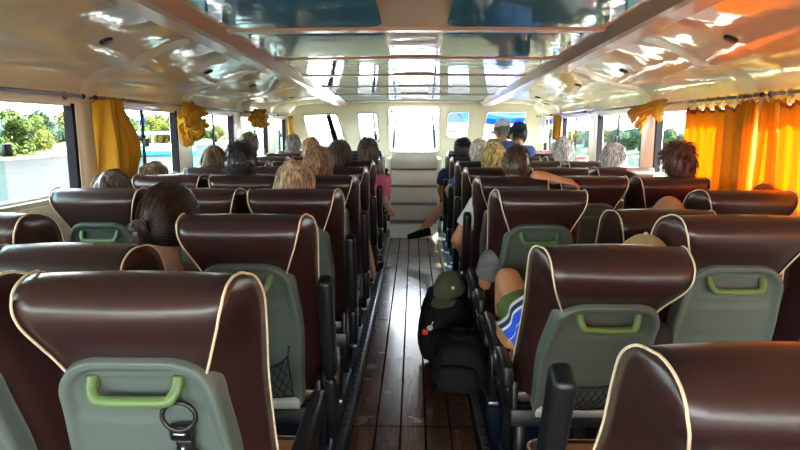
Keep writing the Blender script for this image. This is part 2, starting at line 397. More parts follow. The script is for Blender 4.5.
# front wall with raked openings
def front_wall():
    Y = YF; outer = [(-XW - .07, -.1), (XW + .07, -.1), (XW + .07, 1.66), (-XW - .07, 1.66)]
    top = [(x, zc(x, YF) + .03) for x in np.linspace(XW, -XW, 25)]
    outer = [(-XW - .07, -.1), (XW + .07, -.1)] + top
    holes = []
    for pts in FW + [FD]: holes.append(pts)
    bm = bmesh.new(); edges = []
    for loop in [outer] + holes:
        vs = [bm.verts.new((x, Y, z)) for x, z in loop]
        for i in range(len(vs)): edges.append(bm.edges.new((vs[i], vs[(i + 1) % len(vs)])))
    bmesh.ops.triangle_fill(bm, use_beauty=True, use_dissolve=False, edges=edges)
    ext = bmesh.ops.extrude_face_region(bm, geom=bm.faces[:])
    for g in ext['geom']:
        if isinstance(g, bmesh.types.BMVert): g.co.y += .07
    bmesh.ops.recalc_face_normals(bm, faces=bm.faces)
    me = bpy.data.meshes.new('wall_front'); bm.to_mesh(me); bm.free(); me.materials.append(M['cream'])
    tag(link('wall_front', me), kind='structure')
def quad(px):                                   # rounded window outline from four pixel corners on the front wall
    P = [at(a, b_, YF) for a, b_ in px]; P = [Vector((p.x, p.z)) for p in P]; out = []
    for i in range(4):
        p, q, r_ = P[i - 1], P[i], P[(i + 1) % 4]; rr = .05
        a = q + (p - q).normalized() * rr; c = q + (r_ - q).normalized() * rr
        for k in range(5):
            t = k / 4; out.append(tuple(a * (1 - t) ** 2 + q * 2 * t * (1 - t) + c * t * t))
    return out
FWPX = [[(303, 115), (337, 114), (347, 146), (311, 147)], [(357, 113), (377, 113), (380, 141), (361, 143)], [(448, 112), (470, 112), (467, 139), (446, 138)], [(487, 112), (527, 112), (521, 146), (480, 146)]]
FW = [quad(q) for q in FWPX]; FD = quad([(388, 106), (440, 106), (439, 152), (389, 152)])
front_wall()
for i, (pts, px) in enumerate(zip(FW, FWPX)):
    root = empty('window_%d' % (17 + i), (0, YF + .03, 0)); tag(root, kind='structure')
    b = MB(); b.tube([(x, -.03, z) for x, z in pts], .014, M['steel' if i < 2 else 'cream'], 6, closed=True); b.build('frame', root)
    b = MB(); n = len(pts); b.loft([[(x, .0, z) for x, z in pts], [(x, .006, z) for x, z in pts]], M['smoke'], smooth=False); b.build('pane', root)
    if i < 2:                                    # wiper / mullion seen through
        f0, f1 = ((.66, .80), (.74, .86))[i]
        a, c, d, e_ = px; T = lambda u, top: at(*( [a[k] + (c[k] - a[k]) * u for k in (0, 1)] if top else [e_[k] + (d[k] - e_[k]) * u for k in (0, 1)]), YF + .05)
        p0, p1, p2, p3 = T(f0, 1), T(f1, 1), T(f1, 0), T(f0, 0)
        b = MB(); b.loft([[(p.x, yy, p.z) for p in (p0, p1, p2, p3)] for yy in (.03, .06)], M['rubber'], smooth=False); b.build('mullion', root)
# door surround, steps up to it
b = MB(); b.tube([(x, YF - .004, z) for x, z in FD], .02, M['cream'], 6, closed=True); tag(b.build('door_1'), kind='structure')
ST = [240.5, 222.3, 204.2, 186.2, 169.2, 152.2]
root = empty('stairs', (0, 7.62, 0)); tag(root, kind='structure')
zprev = 0
for k in range(5):
    y = 7.62 + .05 * k if k < 5 else 0
    y = 7.62 + k * .2; z = at(414, ST[k + 1], y).z
    b = MB(); b.box((-.312, y - 7.62, zprev - (.0 if k == 0 else .02)), (.312, YF - 7.63, z - .012), M['step'], .006); b.build('riser', root)
    b = MB(); b.box((-.316, y - 7.62 - .02, z - .012), (.316, YF - 7.63, z), M['nosing'], .006); b.build('tread', root)
    zprev = z
for sgn in (-1, 1):                                   # cheek panels beside steps
    b = MB(); b.box((sgn * .36 - .035, .62, 0), (sgn * .36 + .035, YF - 7.63, 1.0), M['cream'], .015); b.build('stair_cheek', root)
# ------------------------------------------------------------------ outside
WL = -.75                                             # river level below the cabin floor
b = MB(); b.add([(-400, -200, WL), (400, -200, WL), (400, 500, WL), (-400, 500, WL)], [(0, 1, 2, 3)], M['water'], False)
tag(b.build('river_water'), kind='structure')
def bank(sx, x0, nm, y0, y1):
    b = MB(); P = []
    r_ = random.Random(3)
    for y in np.linspace(y0, y1, 60):
        j = r_.uniform(-.8, .8)
        P.append([(sx * (x0 + j), y, WL - .3), (sx * (x0 + .8 + j), y, WL + .18), (sx * (x0 + 3 + j), y, WL + .6 + r_.uniform(-.1, .2)), (sx * (x0 + 30), y, WL + 1.0)])
    b.grid([r[:2] for r in P], M['mud']); b.grid([r[1:] for r in P], M['bank']); tag(b.build(nm, weld=.001), kind='structure')
bank(-1, 27, 'river_bank', 5, 190); bank(1, 15.5, 'land_beyond', 22, 190)
def tree_mesh(seed, m, n=3600):
    r_ = random.Random(seed); b = MB(); blobs = []
    for k in range(17):
        a = r_.uniform(0, 6.28); rr = r_.uniform(.2, 1.75); z = r_.uniform(.35, 3.0) - .25 * rr
        blobs.append((Vector((rr * math.cos(a), rr * math.sin(a), z)), r_.uniform(.55, .95)))
    for k in range(n):
        c, rad = r_.choice(blobs)
        d = Vector((r_.gauss(0, 1), r_.gauss(0, 1), r_.gauss(0, 1))).normalized(); p = c + d * rad * r_.uniform(.75, 1.08)
        u = d.orthogonal().normalized(); u.rotate(Matrix.Rotation(r_.uniform(0, 6.28), 3, d)); v = d.cross(u); d2 = (d + Vector((0, 0, r_.uniform(-.2, .9)))).normalized()
        s = r_.uniform(.09, .18)
        b.add([p - u * s, p + v * s * .6 + d2 * s * .3, p + u * s, p - v * s * .6 + d2 * s * .3], [(0, 1, 2, 3)], m, False)
    return b.mesh('crown', recalc=False)
def trunk_mesh(seed):
    r_ = random.Random(seed); b = MB(); b.tube([(0, 0, 0), (.05, .03, .8), (.02, 0, 1.8)], [.14, .1, .06], M['bark'])
    for k in range(4):
        a = r_.uniform(0, 6.28); b.tube([(.04, .02, .9 + .15 * k), (.5 * math.cos(a), .5 * math.sin(a), 1.7 + .2 * k)], [.06, .03], M['bark'])
    return b.mesh('trunk')
CR = [tree_mesh(1, M['leaf']), tree_mesh(2, M['leaf2']), tree_mesh(3, M['leaf3'])]; TR = [trunk_mesh(5), trunk_mesh(6)]
TL = ['leafy mid green tree on the far river bank', 'pale yellow green tree on the far river bank', 'deep green tree on the far river bank']
def tree(x, y, s, kind, lab=None, g='trees along the far bank'):
    t = empty('bush' if lab else 'tree', (x, y, WL + .35), rnd.uniform(0, 6.28), lab or TL[kind], 'bush' if lab else 'tree', g); t.scale = (s, s, s)
    link('crown', CR[kind], t); link('trunk', TR[rnd.randrange(2)], t)
y = 34
while y < 92:
    for row in range(2):
        if row == 0 and 32.5 < y + 2.2 * row < 39: continue
        tree(-(29.5 + 4.6 * row + rnd.uniform(-.6, .6)), y + row * 2.2 + rnd.uniform(-.5, .5), rnd.choice([.62, .74, .86, .98]) + .14 * row, rnd.choice([0, 1, 1, 2, 0]))
    y += 4.4
for k in range(34):
    tree(17.2 + 2.4 * (k % 2) + rnd.uniform(0, .6), 30 + 1.9 * k + rnd.uniform(-.5, .5), rnd.uniform(.36, .58), rnd.choice([2, 2, 0]), 'low dark bush on the shore beyond the starboard windows', 'bushes on the starboard shore')
# red roofed hut among the trees, a ferry on the water
h = empty('hut', (-28.6, 35.0, WL + .4), 0, 'small red roofed hut among trees on the far bank', 'hut')
b = MB(); b.box((-1, -1.2, 0), (1, 1.2, .9), M['greywall']); b.build('wall', h)
b = MB(); b.loft([[(-1.2, -1.4, .9), (1.2, -1.4, .9), (0, -1.4, 1.5)], [(-1.2, 1.4, .9), (1.2, 1.4, .9), (0, 1.4, 1.5)]], M['redroof'], smooth=False); b.build('roof', h)
p = at(155, 160, 46)
h = empty('river_boat', (p.x, 46, WL), R(38), 'teal hulled river boat with a blue canopy moored by the far bank', 'boat')
b = MB(); rings = []
for t in np.linspace(0, 1, 12):
    wd = .95 * math.sin(math.pi * min(1, .25 + t * .78)) ** .6; x = -3.2 + 6.4 * t; sh = .5 * (abs(t - .45) * 1.7) ** 2
    rings.append([(x, -wd, .75 + sh), (x, -wd * .8, .1), (x, 0, -.25), (x, wd * .8, .1), (x, wd, .75 + sh), (x, 0, .6 + sh)])
b.loft(rings, M['teal']); b.build('hull', h)
b = MB(); b.box((-2.2, -.8, .6), (1.6, .8, .95), M['white'], .05); b.build('cabin', h)
b = MB()
rings = [[(x, yy, 1.75 + .16 * math.cos(yy * 1.5)) for yy in np.linspace(-.95, .95, 8)] + [(x, yy, 1.68) for yy in np.linspace(.95, -.95, 8)] for x in (-2.4, 1.9)]
b.loft(rings, M['bluepaint'], smooth=False); b.build('canopy', h)
for x in (-2.2, -.3, 1.7):
    for yy in (-.8, .8):
        b = MB(); b.tube([(x, yy, .6), (x, yy, 1.72)], .035, M['white'], 6); b.build('post', h)
# bow deck, blue awning and hand rails ahead of the front wall
b = MB(); b.box((-1.9, YF + .07, .5), (1.9, YF + 3.2, 1.02), M['deck']); tag(b.build('bow_deck'), kind='structure')
aw = empty('awning', (1.62, YF + 1.2, 1.80), 0, 'bright blue tarpaulin awning stretched outside the front windows', 'awning')
b = MB(); P = [[(x, y, -.12 - .05 * math.cos(x * 4) + .02 * y - .05 * abs(y)) for x in np.linspace(-1.1, 1.1, 18)] for y in np.linspace(-.8, 1.4, 14)]
b.grid(P, M['tarp']); b.build('sheet', aw, solid=.006)
b = MB(); P = [[(x, 1.42 + .03 * math.sin(x * 9), -.06 - .24 * t - .02 * math.cos(x * 5)) for x in np.linspace(-1.1, 1.1, 18)] for t in np.linspace(0, 1, 5)]
b.grid(P, M['tarp']); b.build('valance', aw, solid=.006)
for sx in (-1.08, 1.08):
    b = MB(); b.tube([(sx, 1.4, -.88), (sx, 1.4, -.08)], .018, M['steel'], 6); b.build('pole', aw)
for sgn, lb in ((-1, 'thin grey bow hand rail beyond the doorway, on the river bank side'), (1, 'thin grey bow hand rail beyond the doorway, under the blue awning side')):
    b = MB(); x0 = sgn * .34
    b.tube([(x0, YF + .5, 1.02), (x0 * .92, YF + .75, 1.45), (x0 * .88, YF + .85, 1.6), (x0 * .95, YF + .9, 1.68), (x0 * 1.2, YF + .95, 1.7), (x0 * 2.2, YF + 1.0, 1.7)], .017, M['rubber'], 8)
    if sgn > 0: b.tube([(x0 * .98, YF + .7, 1.38), (x0 * 2.2, YF + .8, 1.36)], .012, M['rubber'], 6)
    tag(b.build('hand_rail'), lb, 'hand rail')

# ------------------------------------------------------------------ seats
HZ = .449
Rear = [(.006, 0, .125), (.006, .15, .125), (.006, .30, .125), (.006, .42, .126), (.005, .50, .130), (.001, .55, .146), (-.010, .60, .164), (-.018, .642, .179), (-.014, .676, .188)]
Top = [(.008, .698, .193), (.040, .706, .195)]
Front = [(.088, .694, .201), (.134, .662, .213), (.160, .605, .219), (.158, .54, .218), (.146, .47, .216), (.132, .40, .215), (.122, .25, .216), (.128, .12, .215), (.13, .0, .210)]
NL = 61
LOOP = catmull(Rear + Top + Front, NL)
def seat_meshes():
    D = {}
    b = MB(); P = []
    for (y, z, h) in LOOP: P.append([(h * u, y - .006 * (1 - u * u) * (sstep(.56, .62, z) if y < .04 else -2.2), z) for u in np.linspace(-1, 1, 13)])
    b.grid(P, M['leather'])
    mid = NL // 2
    # match rear and front edge points by height so that the wings wrap forward
    rear = LOOP[:mid + 1]; fr = LOOP[mid:][::-1]
    for sgn in (-1, 1):
        G = []
        for i in range(mid + 1):
            a, c = rear[i], fr[i]; row = []
            for v in np.linspace(0, 1, 7):
                y = a[0] + (c[0] - a[0]) * v; z = a[1] + (c[1] - a[1]) * v; h = a[2] + (c[2] - a[2]) * v
                span = abs(c[0] - a[0]) + abs(c[1] - a[1])
                h += .09 * min(span, .2) * math.sin(math.pi * v ** .8)
                row.append((sgn * h, y, z))
            G.append(row)
        b.grid(G, M['leather'])
    b.f.append(tuple()) if False else None
    D['backrest'] = b.mesh('backrest', weld=.0006)
    for sgn in (-1, 1):
        i0 = next(i for i, p in enumerate(LOOP) if p[1] > .50)
        pts = [(sgn * (p[2] + .001), p[0] - (.003 if p[0] < .04 else -.003), p[1] + (.004 if p[1] > .69 else 0)) for p in LOOP[i0:-1]]
        b = MB(); b.tube(pts, .0028, M['piping'], 8); D['piping%d' % sgn] = b.mesh('piping')
    # moulded back panel with rim, creases and lower ledge
    ztop, zbot = .568, -.015
    def hw(z):
        t = (z - zbot) / (ztop - zbot); s = .156 + .018 * sstep(0, .55, t) - .012 * sstep(.55, .85, t)
        c = ztop - z
        if c < .10: s = s - .10 + math.sqrt(max(0, .10 ** 2 - (.10 - c) ** 2))
        return s
    zs = np.concatenate([np.linspace(zbot, .42, 34), ztop - .135 * (1 - np.linspace(0, 1, 28) ** .55)[0:] ** 1.0])
    zs = np.unique(np.clip(np.concatenate([np.linspace(zbot, .42, 40), ztop - .135 * np.linspace(1, 0, 34) ** 2]), zbot, ztop))
    ol = np.array([(hw(z), z) for z in np.linspace(zbot, ztop, 400)])
    us = np.sin(np.linspace(-1, 1, 41) * math.pi / 2)
    P = []
    for z in zs:
        row = []
        for u in us:
            x = u * hw(z); d = min(np.min(np.hypot(ol[:, 0] - abs(x), ol[:, 1] - z)), z - zbot + .0)
            if z - zbot < .03: d = min(np.min(np.hypot(ol[:, 0] - abs(x), ol[:, 1] - z)), 99)
            d = min(d, ztop - z)
            y = .030 - .048 * sstep(0, .007, d) + .011 * sstep(.018, .034, d)
            if d > .03:
                y += .003 * math.exp(-((z - .418 - .02 * (x / .15) ** 2) / .006) ** 2) + .003 * math.exp(-((z - .300 + .008 * (x / .15) ** 2) / .005) ** 2)
                y -= .004 * sstep(.425, .415, z)
                y += .003 * sstep(.04, .03, abs(z - .484)) * sstep(.12, .10, abs(x))
            row.append((x, y, z))
        P.append(row)
    b = MB(); b.grid(P, M['panel']); b.box((-.142, -.030, -.03), (.142, .02, .012), M['ledge'], .006)
    D['back_panel'] = b.mesh('back_panel')
    b = MB(); pth = catmull([(-.084, -.004, 00.522), (-.082, -.020, 0.504), (-.075, -.032, 0.492), (-.062, -.036, 0.486), (0, -.037, 0.485), (.062, -.036, 0.486), (.075, -.032, 0.492), (.082, -.020, 0.504), (.084, -.004, 00.522)], 33)
    b.tube(pth, .0115, M['handle'], 12, ry=.009)
    for sx in (-1, 1): b.box((sx * .084 - .012, -.012, 0.492), (sx * .084 + .012, .0, 0.522), M['handle'], .005)
    D['handle'] = b.mesh('handle')
    # elastic net pocket: crossing cords hung from two hooks
    b = MB(); T = lambda u, v: (.120 * u * (1 - .04 * v), -.012 - .022 * math.sin(math.pi * min(1, v * .9 + .1)) * (1 - u * u) - .006, .022 + (.125 + .055 * abs(u) ** 3) * v)
    for k in np.arange(-6, 13, 1.4):
        for s in (1, -1):
            pts = []
            for t in np.linspace(0, 1, 10):
                u = s * (-1 + 2 * (k / 6.5) * .5 + .62 * t)
                if abs(u) <= 1: pts.append(T(u, t))
            if len(pts) > 2: b.tube(pts, .0019, M['net'], 5)
    b.tube([T(u, 1) for u in np.linspace(-1, 1, 21)], .003, M['net'], 6); b.tube([T(u, 0) for u in np.linspace(-1, 1, 13)], .003, M['net'], 6)
    for s in (-1, 1):
        b.tube([T(s, v) for v in np.linspace(0, 1, 6)], .003, M['net'], 6); b.tube([T(s, 1), (s * .122, -.012, .235)], .0025, M['net'], 6); b.sphere((s * .122, -.012, .238), .006, M['black'], 8, 6)
    D['net_pocket'] = b.mesh('net_pocket')
    b = MB(); b.box((-.215, .06, HZ - .10), (.215, .52, HZ + .015), M['leather'], .035, 4); D['cushion'] = b.mesh('cushion')
    b = MB(); P = []
    for i, v in enumerate(np.linspace(0, 1, 9)):
        P.append([(.186 * u, .11 + .37 * v, HZ + .012 + .024 * (1 - u ** 6) * (1 - (2 * v - 1) ** 6)) for u in np.linspace(-1, 1, 9)])
    b.grid(P, M['tanleather']); D['seat_pad'] = b.mesh('seat_pad')
    b = MB(); ol = rrect(-.216, .216, .061, .521, .04); b.tube([(x, y, HZ - .002) for x, y in ol], .0048, M['piping'], 6, closed=True); D['cushion_piping'] = b.mesh('piping')
    b = MB(); b.box((-.222, -.005, HZ - .105), (.222, .045, HZ - .035), M['black'], .008); b.box((-.215, .1, HZ - .13), (.215, .46, HZ - .10), M['black'], .006)
    for sx in (-1, 1): b.box((sx * .205 - .012, .0, HZ - .10), (sx * .205 + .012, .12, HZ + .07), M['black'], .006)
    D['frame'] = b.mesh('seat_frame')
    b = MB(); b.tube([(0, .12, HZ - .12), (0, .14, .2), (0, .10, .02)], .022, M['black'], 8); b.tube([(0, .42, HZ - .12), (0, .40, .2), (0, .43, .02)], .022, M['black'], 8)
    b.box((-.028, .06, 0), (.028, .48, .026), M['greyrail'], .006); D['leg'] = b.mesh('leg')
    b = MB(); b.box((-.024, -.036, .055), (.024, .036, .44), M['black'], .016, 4); D['armrest'] = b.mesh('armrest')
    b = MB(); b.box((-.021, -.04, -.14), (.021, .04, .05), M['black'], .014, 3); b.tube([(-.026, 0, .03), (.026, 0, .03)], .024, M['greyrail'], 12); D['arm_hinge'] = b.mesh('hinge')
    return D
SM = seat_meshes()
ORD = ['nearest', 'second', 'third', 'fourth', 'fifth', 'sixth', 'seventh', 'eighth', 'ninth']
POSW = ['aisle', 'middle', 'window']
def make_seat():
    r = empty('coach_seat', (0, 0, 0))
    bk = link('backrest', SM['backrest'], r); bk.location = (0, 0, HZ)
    for n, k in (('piping', 'piping-1'), ('piping', 'piping1'), ('back_panel', 'back_panel'), ('handle', 'handle'), ('net_pocket', 'net_pocket')): link(n, SM[k], bk)
    tag(bk.children[3], 'green moulded grab handle') if False else None
    cu = link('cushion', SM['cushion'], r); link('seat_pad', SM['seat_pad'], cu); link('piping', SM['cushion_piping'], cu)
    link('frame', SM['frame'], r)
    for sx in (-1, 1): l = link('leg', SM['leg'], r); l.location = (sx * .16, 0, 0)
    ar = link('armrest', SM['armrest'], r); link('hinge', SM['arm_hinge'], ar)
    return r
proto = make_seat(); first = [True]
def place_seat(sgn, row, pos, recl, arm, dx=0, extra=''):
    o = proto if first[0] else copy_tree(proto); first[0] = False
    x = (-(.552 + .45 * pos) if sgn < 0 else .574 + .459 * pos) + dx; yh = 1.225 + .796 * row
    o.location = (x, yh, 0)
    for ch in o.children:
        nm = ch.name.split('.')[0]
        if nm == 'backrest': ch.rotation_euler = (R(recl), 0, 0); ch.location.y = (-.045 if (sgn, row) == (1, 1) else -.06) if recl > 22 else 0
        if nm == 'armrest':
            ch.location = (-sgn * ((.282 if arm == 'tall' else .252) if pos == 0 else .226), .02, .49)
            ch.rotation_euler = (R({'up': recl - 4, 'down': -88, 'tall': 20}[arm]), 0, 0)
            ch.location.z += {'up': 0, 'down': .10, 'tall': .05}[arm]
    side = 'on the curtained side' if sgn > 0 else 'on the river bank side'
    st = 'reclined ' if recl > 22 else ''
    o['label'] = f"maroon leather {st}seat, {POSW[pos]} place of the {ORD[row]} row {side}{extra}"
    o['category'] = 'seat'; o['group'] = 'seats in the starboard block' if sgn > 0 else 'seats in the port block'
    return o
UP, DN = 17, 33.5
for row in range(9):
    for sgn in (-1, 1):
        for pos in range(3):
            if row == 0 and pos == 2: continue
            if row == 0 and pos == 1 and sgn > 0: continue
            if row == 8 and sgn < 0 and pos != 1 and pos != 2: pass
            rc = UP + rnd.uniform(-1.2, 1.2); arm = 'up'
            if (sgn, row, pos) in ((-1, 1, 1), (1, 0, 0), (1, 1, 0), (1, 2, 1)): rc = DN
            if (sgn, row, pos) == (-1, 0, 0): arm = 'down'
            if pos > 0 or (sgn, row, pos) in ((1, 1, 0), (1, 2, 0)): arm = 'down'
            if (sgn, row, pos) == (1, 0, 0): arm = 'tall'
            place_seat(sgn, row, pos, rc, arm, dx=(.05 * sgn if row == 8 else .015 if (sgn, row) == (-1, 0) else 0))
# seat rails beside the aisle
for sgn, lb in ((-1, 'slotted grey metal seat rail along the aisle edge on the river bank side'), (1, 'slotted grey metal seat rail along the aisle edge on the curtained side')):
    t = empty('seat_rail', (sgn * .325, 0, 0), 0, lb, 'rail')
    b = MB(); b.box((-.018, 1.0, 0), (.018, 7.6, .018), M['greyrail'], .004); b.box((-.03, 1.0, 0), (.03, 7.6, .006), M['black'])
    for k in range(80):
        y = 1.1 + k * .08; b.tube([(0, y, .012), (0, y, .021)], .009, M['black'], 8)
    b.build('channel', t)
# ------------------------------------------------------------------ curtains and rods
def rod(sgn, y0, y1, z0=1.592):
    side = 'starboard' if sgn > 0 else 'river bank side'
    x = sgn * (XW - .075)
    lab = None
    t = empty('curtain_rod', (x, (y0 + y1) / 2, z0), 0)
    b = MB(); h = (y1 - y0) / 2; b.tube([(0, -h, 0), (0, h, 0)], .0095, M['greyrail'], 10)
    b.build('rod', t)
    for s in (-1, 1):
        b = MB(); b.tube([(0, s * (h - .05), 0), (sgn * .078, s * (h - .05), 0)], .008, M['greyrail'], 8); b.tube([(sgn * .068, s * (h - .05), 0), (sgn * .076, s * (h - .05), 0)], .022, M['greyrail'], 12)
        b.build('bracket', t)
        b = MB(); b.sphere((0, s * h, 0), .014, M['black'], 10, 6); b.build('end_cap', t)
    return t
def curtain(sgn, y0, y1, ztop, zbot, m, folds, amp, shape, label, seed, rings=0, hemm=None, edge=None, group=None):
    """shape(t) -> (yc, half width) with t = 0 at the top"""
    r_ = random.Random(seed); ph = [r_.uniform(0, 6.28) for _ in range(4)]
    x = sgn * (XW - .078); t0 = empty('curtain', (x, (y0 + y1) / 2, ztop), 0, label, 'curtain', group)
    P = []; nr, ncol = 34, max(60, folds * 14); yc0 = (y0 + y1) / 2
    for i in range(nr):
        t = i / (nr - 1); yc, hw = shape(t); row = []
        for j in range(ncol):
            u = -1 + 2 * j / (ncol - 1)
            a = amp * (.75 + .25 * t); k = folds * math.pi * u
            dx = a * math.sin(k + ph[0] + .5 * math.sin(2 * u + t * 1.5 + ph[1])) + a * .4 * math.sin(2.3 * k + ph[2] + t * 2)
            dz = -.012 * math.cos(k * (1 if rings else 2)) * (1 - t) if rings else 0
            dz += .006 * math.sin(k * .5 + ph[3]) * t
            row.append((dx * sgn * 1.0, yc + hw * u + a * .5 * math.cos(k * 1.0 + ph[1]) - yc0, -(ztop - zbot) * t + dz))
        P.append(row)
    b = MB(); b.grid(P, m); o = b.build('cloth', t0, recalc=False, solid=.002)
    if hemm:
        b = MB(); b.grid([[(p[0] - sgn * .003, p[1], p[2] + .002 - q * .02) for p in P[0]] for q in (0, 1)], hemm); b.build('hem', t0, recalc=False, solid=.004)
    for k in range(rings):
        yk = y0 + (y1 - y0) * (k + .5) / rings; zz = 1.592 - ztop
        b = MB(); b.tube([(.020 * math.cos(a), yk - yc0 + .004 * math.sin(a), zz - .008 + .022 * math.sin(a)) for a in np.linspace(0, 2 * math.pi, 17)[:-1]], .0028, M['ring'], 6, closed=True)
        b.tube([(0, yk - yc0, zz - .028), (0, yk - yc0, -.004)], .0022, M['ring'], 5); b.build('ring', t0)
    return t0
def bundle(sgn, y, z, ry, rz, label, seed, tail=None):
    t0 = empty('curtain', (sgn * (XW - .09), y, z), 0, label, 'curtain', 'curtains knotted up on their rods')
    r_ = random.Random(seed); off = Vector((r_.uniform(0, 50), r_.uniform(0, 50), r_.uniform(0, 50)))
    b = MB()
    def fn(p, d):
        swirl = d.y * 7 + d.z * 2 + 5 * noise.noise(d * 1.4 + off) + d.x * 3
        f = abs(math.sin(swirl)); n1 = noise.noise(d * 2.2 + off); n2 = noise.noise(d * 5 + off)
        n3 = noise.noise(d * 11 + off); return p * (1 + .42 * n1 + .15 * (f - .5) + .13 * n2 + .05 * n3 - .12 * d.z)
    b.sphere((0, 0, 0), (.075, ry, rz), M['yellow'], 96, 64, fn=fn); b.build('knot', t0)
    # loose crumpled folds springing out of the knot
    for k in range(6):
        a = r_.uniform(3.5, 5.9) if k < 5 else r_.uniform(.8, 2.2); L = r_.uniform(.8, 1.12); tw_ = r_.uniform(-.8, .8); G = []; wd = r_.uniform(.28, .5); pz = r_.uniform(3, 7)
        for i in range(12):
            s = i / 11; row = []
            for j in range(13):
                u = -1 + 2 * j / 12; aa = a + u * wv_ if False else a + u * wd * (1 - .5 * s) + tw_ * s * .6
                rr = .35 + (L - .35) * s * (1 - .12 * math.sin(u * pz) ** 2)
                row.append((-sgn * (.035 + .055 * math.sin(s * 2.7) + .020 * math.sin(u * pz + k) * (.4 + s)), ry * rr * math.cos(aa), rz * rr * math.sin(aa)))
            G.append(row)
        b = MB(); b.grid(G, M['yellow']); b.build('fold', t0, recalc=False, solid=.003)
    if tail:
        G = [[(.012 * math.sin(u * 9 + 1), .05 * u * (1 + s) + tail[0], -rz * .5 - tail[1] * s + .01 * math.sin(u * 5)) for u in np.linspace(-1, 1, 13)] for s in np.linspace(0, 1, 9)]
        b = MB(); b.grid(G, M['yellow']); b.build('tail', t0, recalc=False, solid=.003)
    return t0
RODS = [(-1, 1.75, 3.29, 'grey curtain rod over the nearest river bank window, bare of curtains'), (-1, 3.42, 4.95, 'grey curtain rod that carries the long hanging mustard curtain'), (-1, 5.02, 6.42, 'grey curtain rod holding the crumpled mustard knot by the third window'),
        (-1, 6.5, 7.95, 'grey curtain rod holding the small round mustard knot'), (-1, 8.03, 8.98, 'short grey curtain rod beside the front corner on the river bank side'),
        (1, 1.75, 3.15, 'metal curtain rod over the nearest orange curtain'), (1, 3.22, 4.95, 'metal curtain rod over the second orange curtain'), (1, 5.02, 6.42, 'metal curtain rod over the window with tied yellow bunch'),
        (1, 6.5, 7.95, 'metal curtain rod over the far starboard window with pale panes'), (1, 8.03, 8.98, 'short metal curtain rod by the white cloth at the front corner')]
for s, a, c, lb in RODS: tag(rod(s, a, c), lb, 'curtain rod')
curtain(-1, 3.45, 3.80, 1.575, 1.10, M['yellow'], 6, .052, lambda t: (3.56 + .09 * sstep(0, .6, t) - .05 * sstep(.65, 1, t), .11 + .09 * sstep(0, .55, t) - .06 * sstep(.6, 1, t)), 'long mustard curtain gathered to one side and hanging by the second window', 3, 3)
for y0, y1, lb in ((.66, 1.9, 'orange curtain drawn over the window level with the front seat row'), (-.86, .35, 'orange curtain drawn over the window level with the camera')):  # curtains added beyond the view to warm and dim light on starboard seats
    curtain(1, y0, y1, 1.540, .98, M['orange'], 8, .016, lambda t, y0=y0, y1=y1: ((y0 + y1) / 2, (y1 - y0) / 2), lb, int(y0 * 10) + 40, 7, M['hem'])
bundle(-1, 4.83, 1.47, .17, .155, 'large crumpled mustard curtain knot on the pillar past the long curtain', 21, (.02, .06))
bundle(-1, 6.95, 1.53, .26, .10, 'small round mustard curtain knot before the fourth window', 12)
curtain(-1, 8.75, 8.98, 1.57, 1.28, M['yellow'], 3, .02, lambda t: (8.85, .10 - .02 * t), 'narrow mustard curtain strip hanging by the front corner', 5, 2)
curtain(1, 3.36, 4.10, 1.540, .98, M['orange'], 6, .016, lambda t: (3.73 + .01 * t, .37 + .01 * t), 'sunlit orange curtain drawn across the second window with brass rings', 7, 6, M['hem'])
curtain(1, 2.14, 3.04, 1.540, .98, M['orange'], 7, .016, lambda t: (2.59, .45), 'sunlit orange curtain drawn across the window nearest the camera', 8, 7, M['hem'])
curtain(1, 3.22, 3.42, 1.56, .98, M['orange'], 4, .024, lambda t: (3.32 + .01 * t, .075 + .02 * t), 'bunched dark folds of orange curtain on the pillar between the drawn ones', 9, 2)
curtain(1, 3.00, 3.18, 1.56, .98, M['orange'], 3, .026, lambda t: (3.10 - .01 * t, .065 + .05 * t), 'tan gathered curtain folds hanging beside the nearest drawn curtain', 10, 2)
t = empty('curtain', (XW - .08, 4.72, 1.585), 0, 'tied yellow curtain bunch on the rod beside the drawn orange curtain', 'curtain', 'curtains knotted up on their rods')
r_ = random.Random(4)
for k in range(15):                                 # long folds looped over the rod and falling toward the bow
    z1 = .035 - .011 * k + r_.uniform(-.01, .01); y1 = .36 - .02 * k + r_.uniform(-.04, .04); y0 = -.33 + .012 * k; xx = -.02 - .012 * (k % 4)
    pth = catmull([(xx * .3, y0, .03 - .005 * k), (xx, y0 + .15, .03 - .008 * k), (xx * 1.4, (y0 + y1) / 2, -.0 - .010 * k + .02 * r_.random()), (xx * 1.2, y1 - .08, z1 - .05), (xx * .6, y1, z1 - .085)], 18)
    b = MB(); rr = [.007 + .015 * math.sin(math.pi * (.12 + .8 * i / 17)) for i in range(18)]
    b.tube(pth, rr, M['yellow'], 12, ry=[q * .62 for q in rr]); b.build('fold', t)
b = MB(); b.tube([(.0, -.30, .02), (-.035, -.27, .0), (-.04, -.25, -.06), (0, -.24, -.11)], [.03, .04, .04, .02], M['yellow'], 12); b.build('knot', t)
curtain(1, 7.55, 7.95, 1.575, 1.27, M['yellow'], 4, .02, lambda t: (7.72, .16), 'short yellow curtain hanging at the far starboard window', 14, 3)
curtain(1, 8.3, 8.8, 1.56, 1.22, M['whitecloth'], 4, .02, lambda t: (8.55, .10 + .13 * t), 'white cloth hanging at the front corner beside yellow curtain', 15, 2)
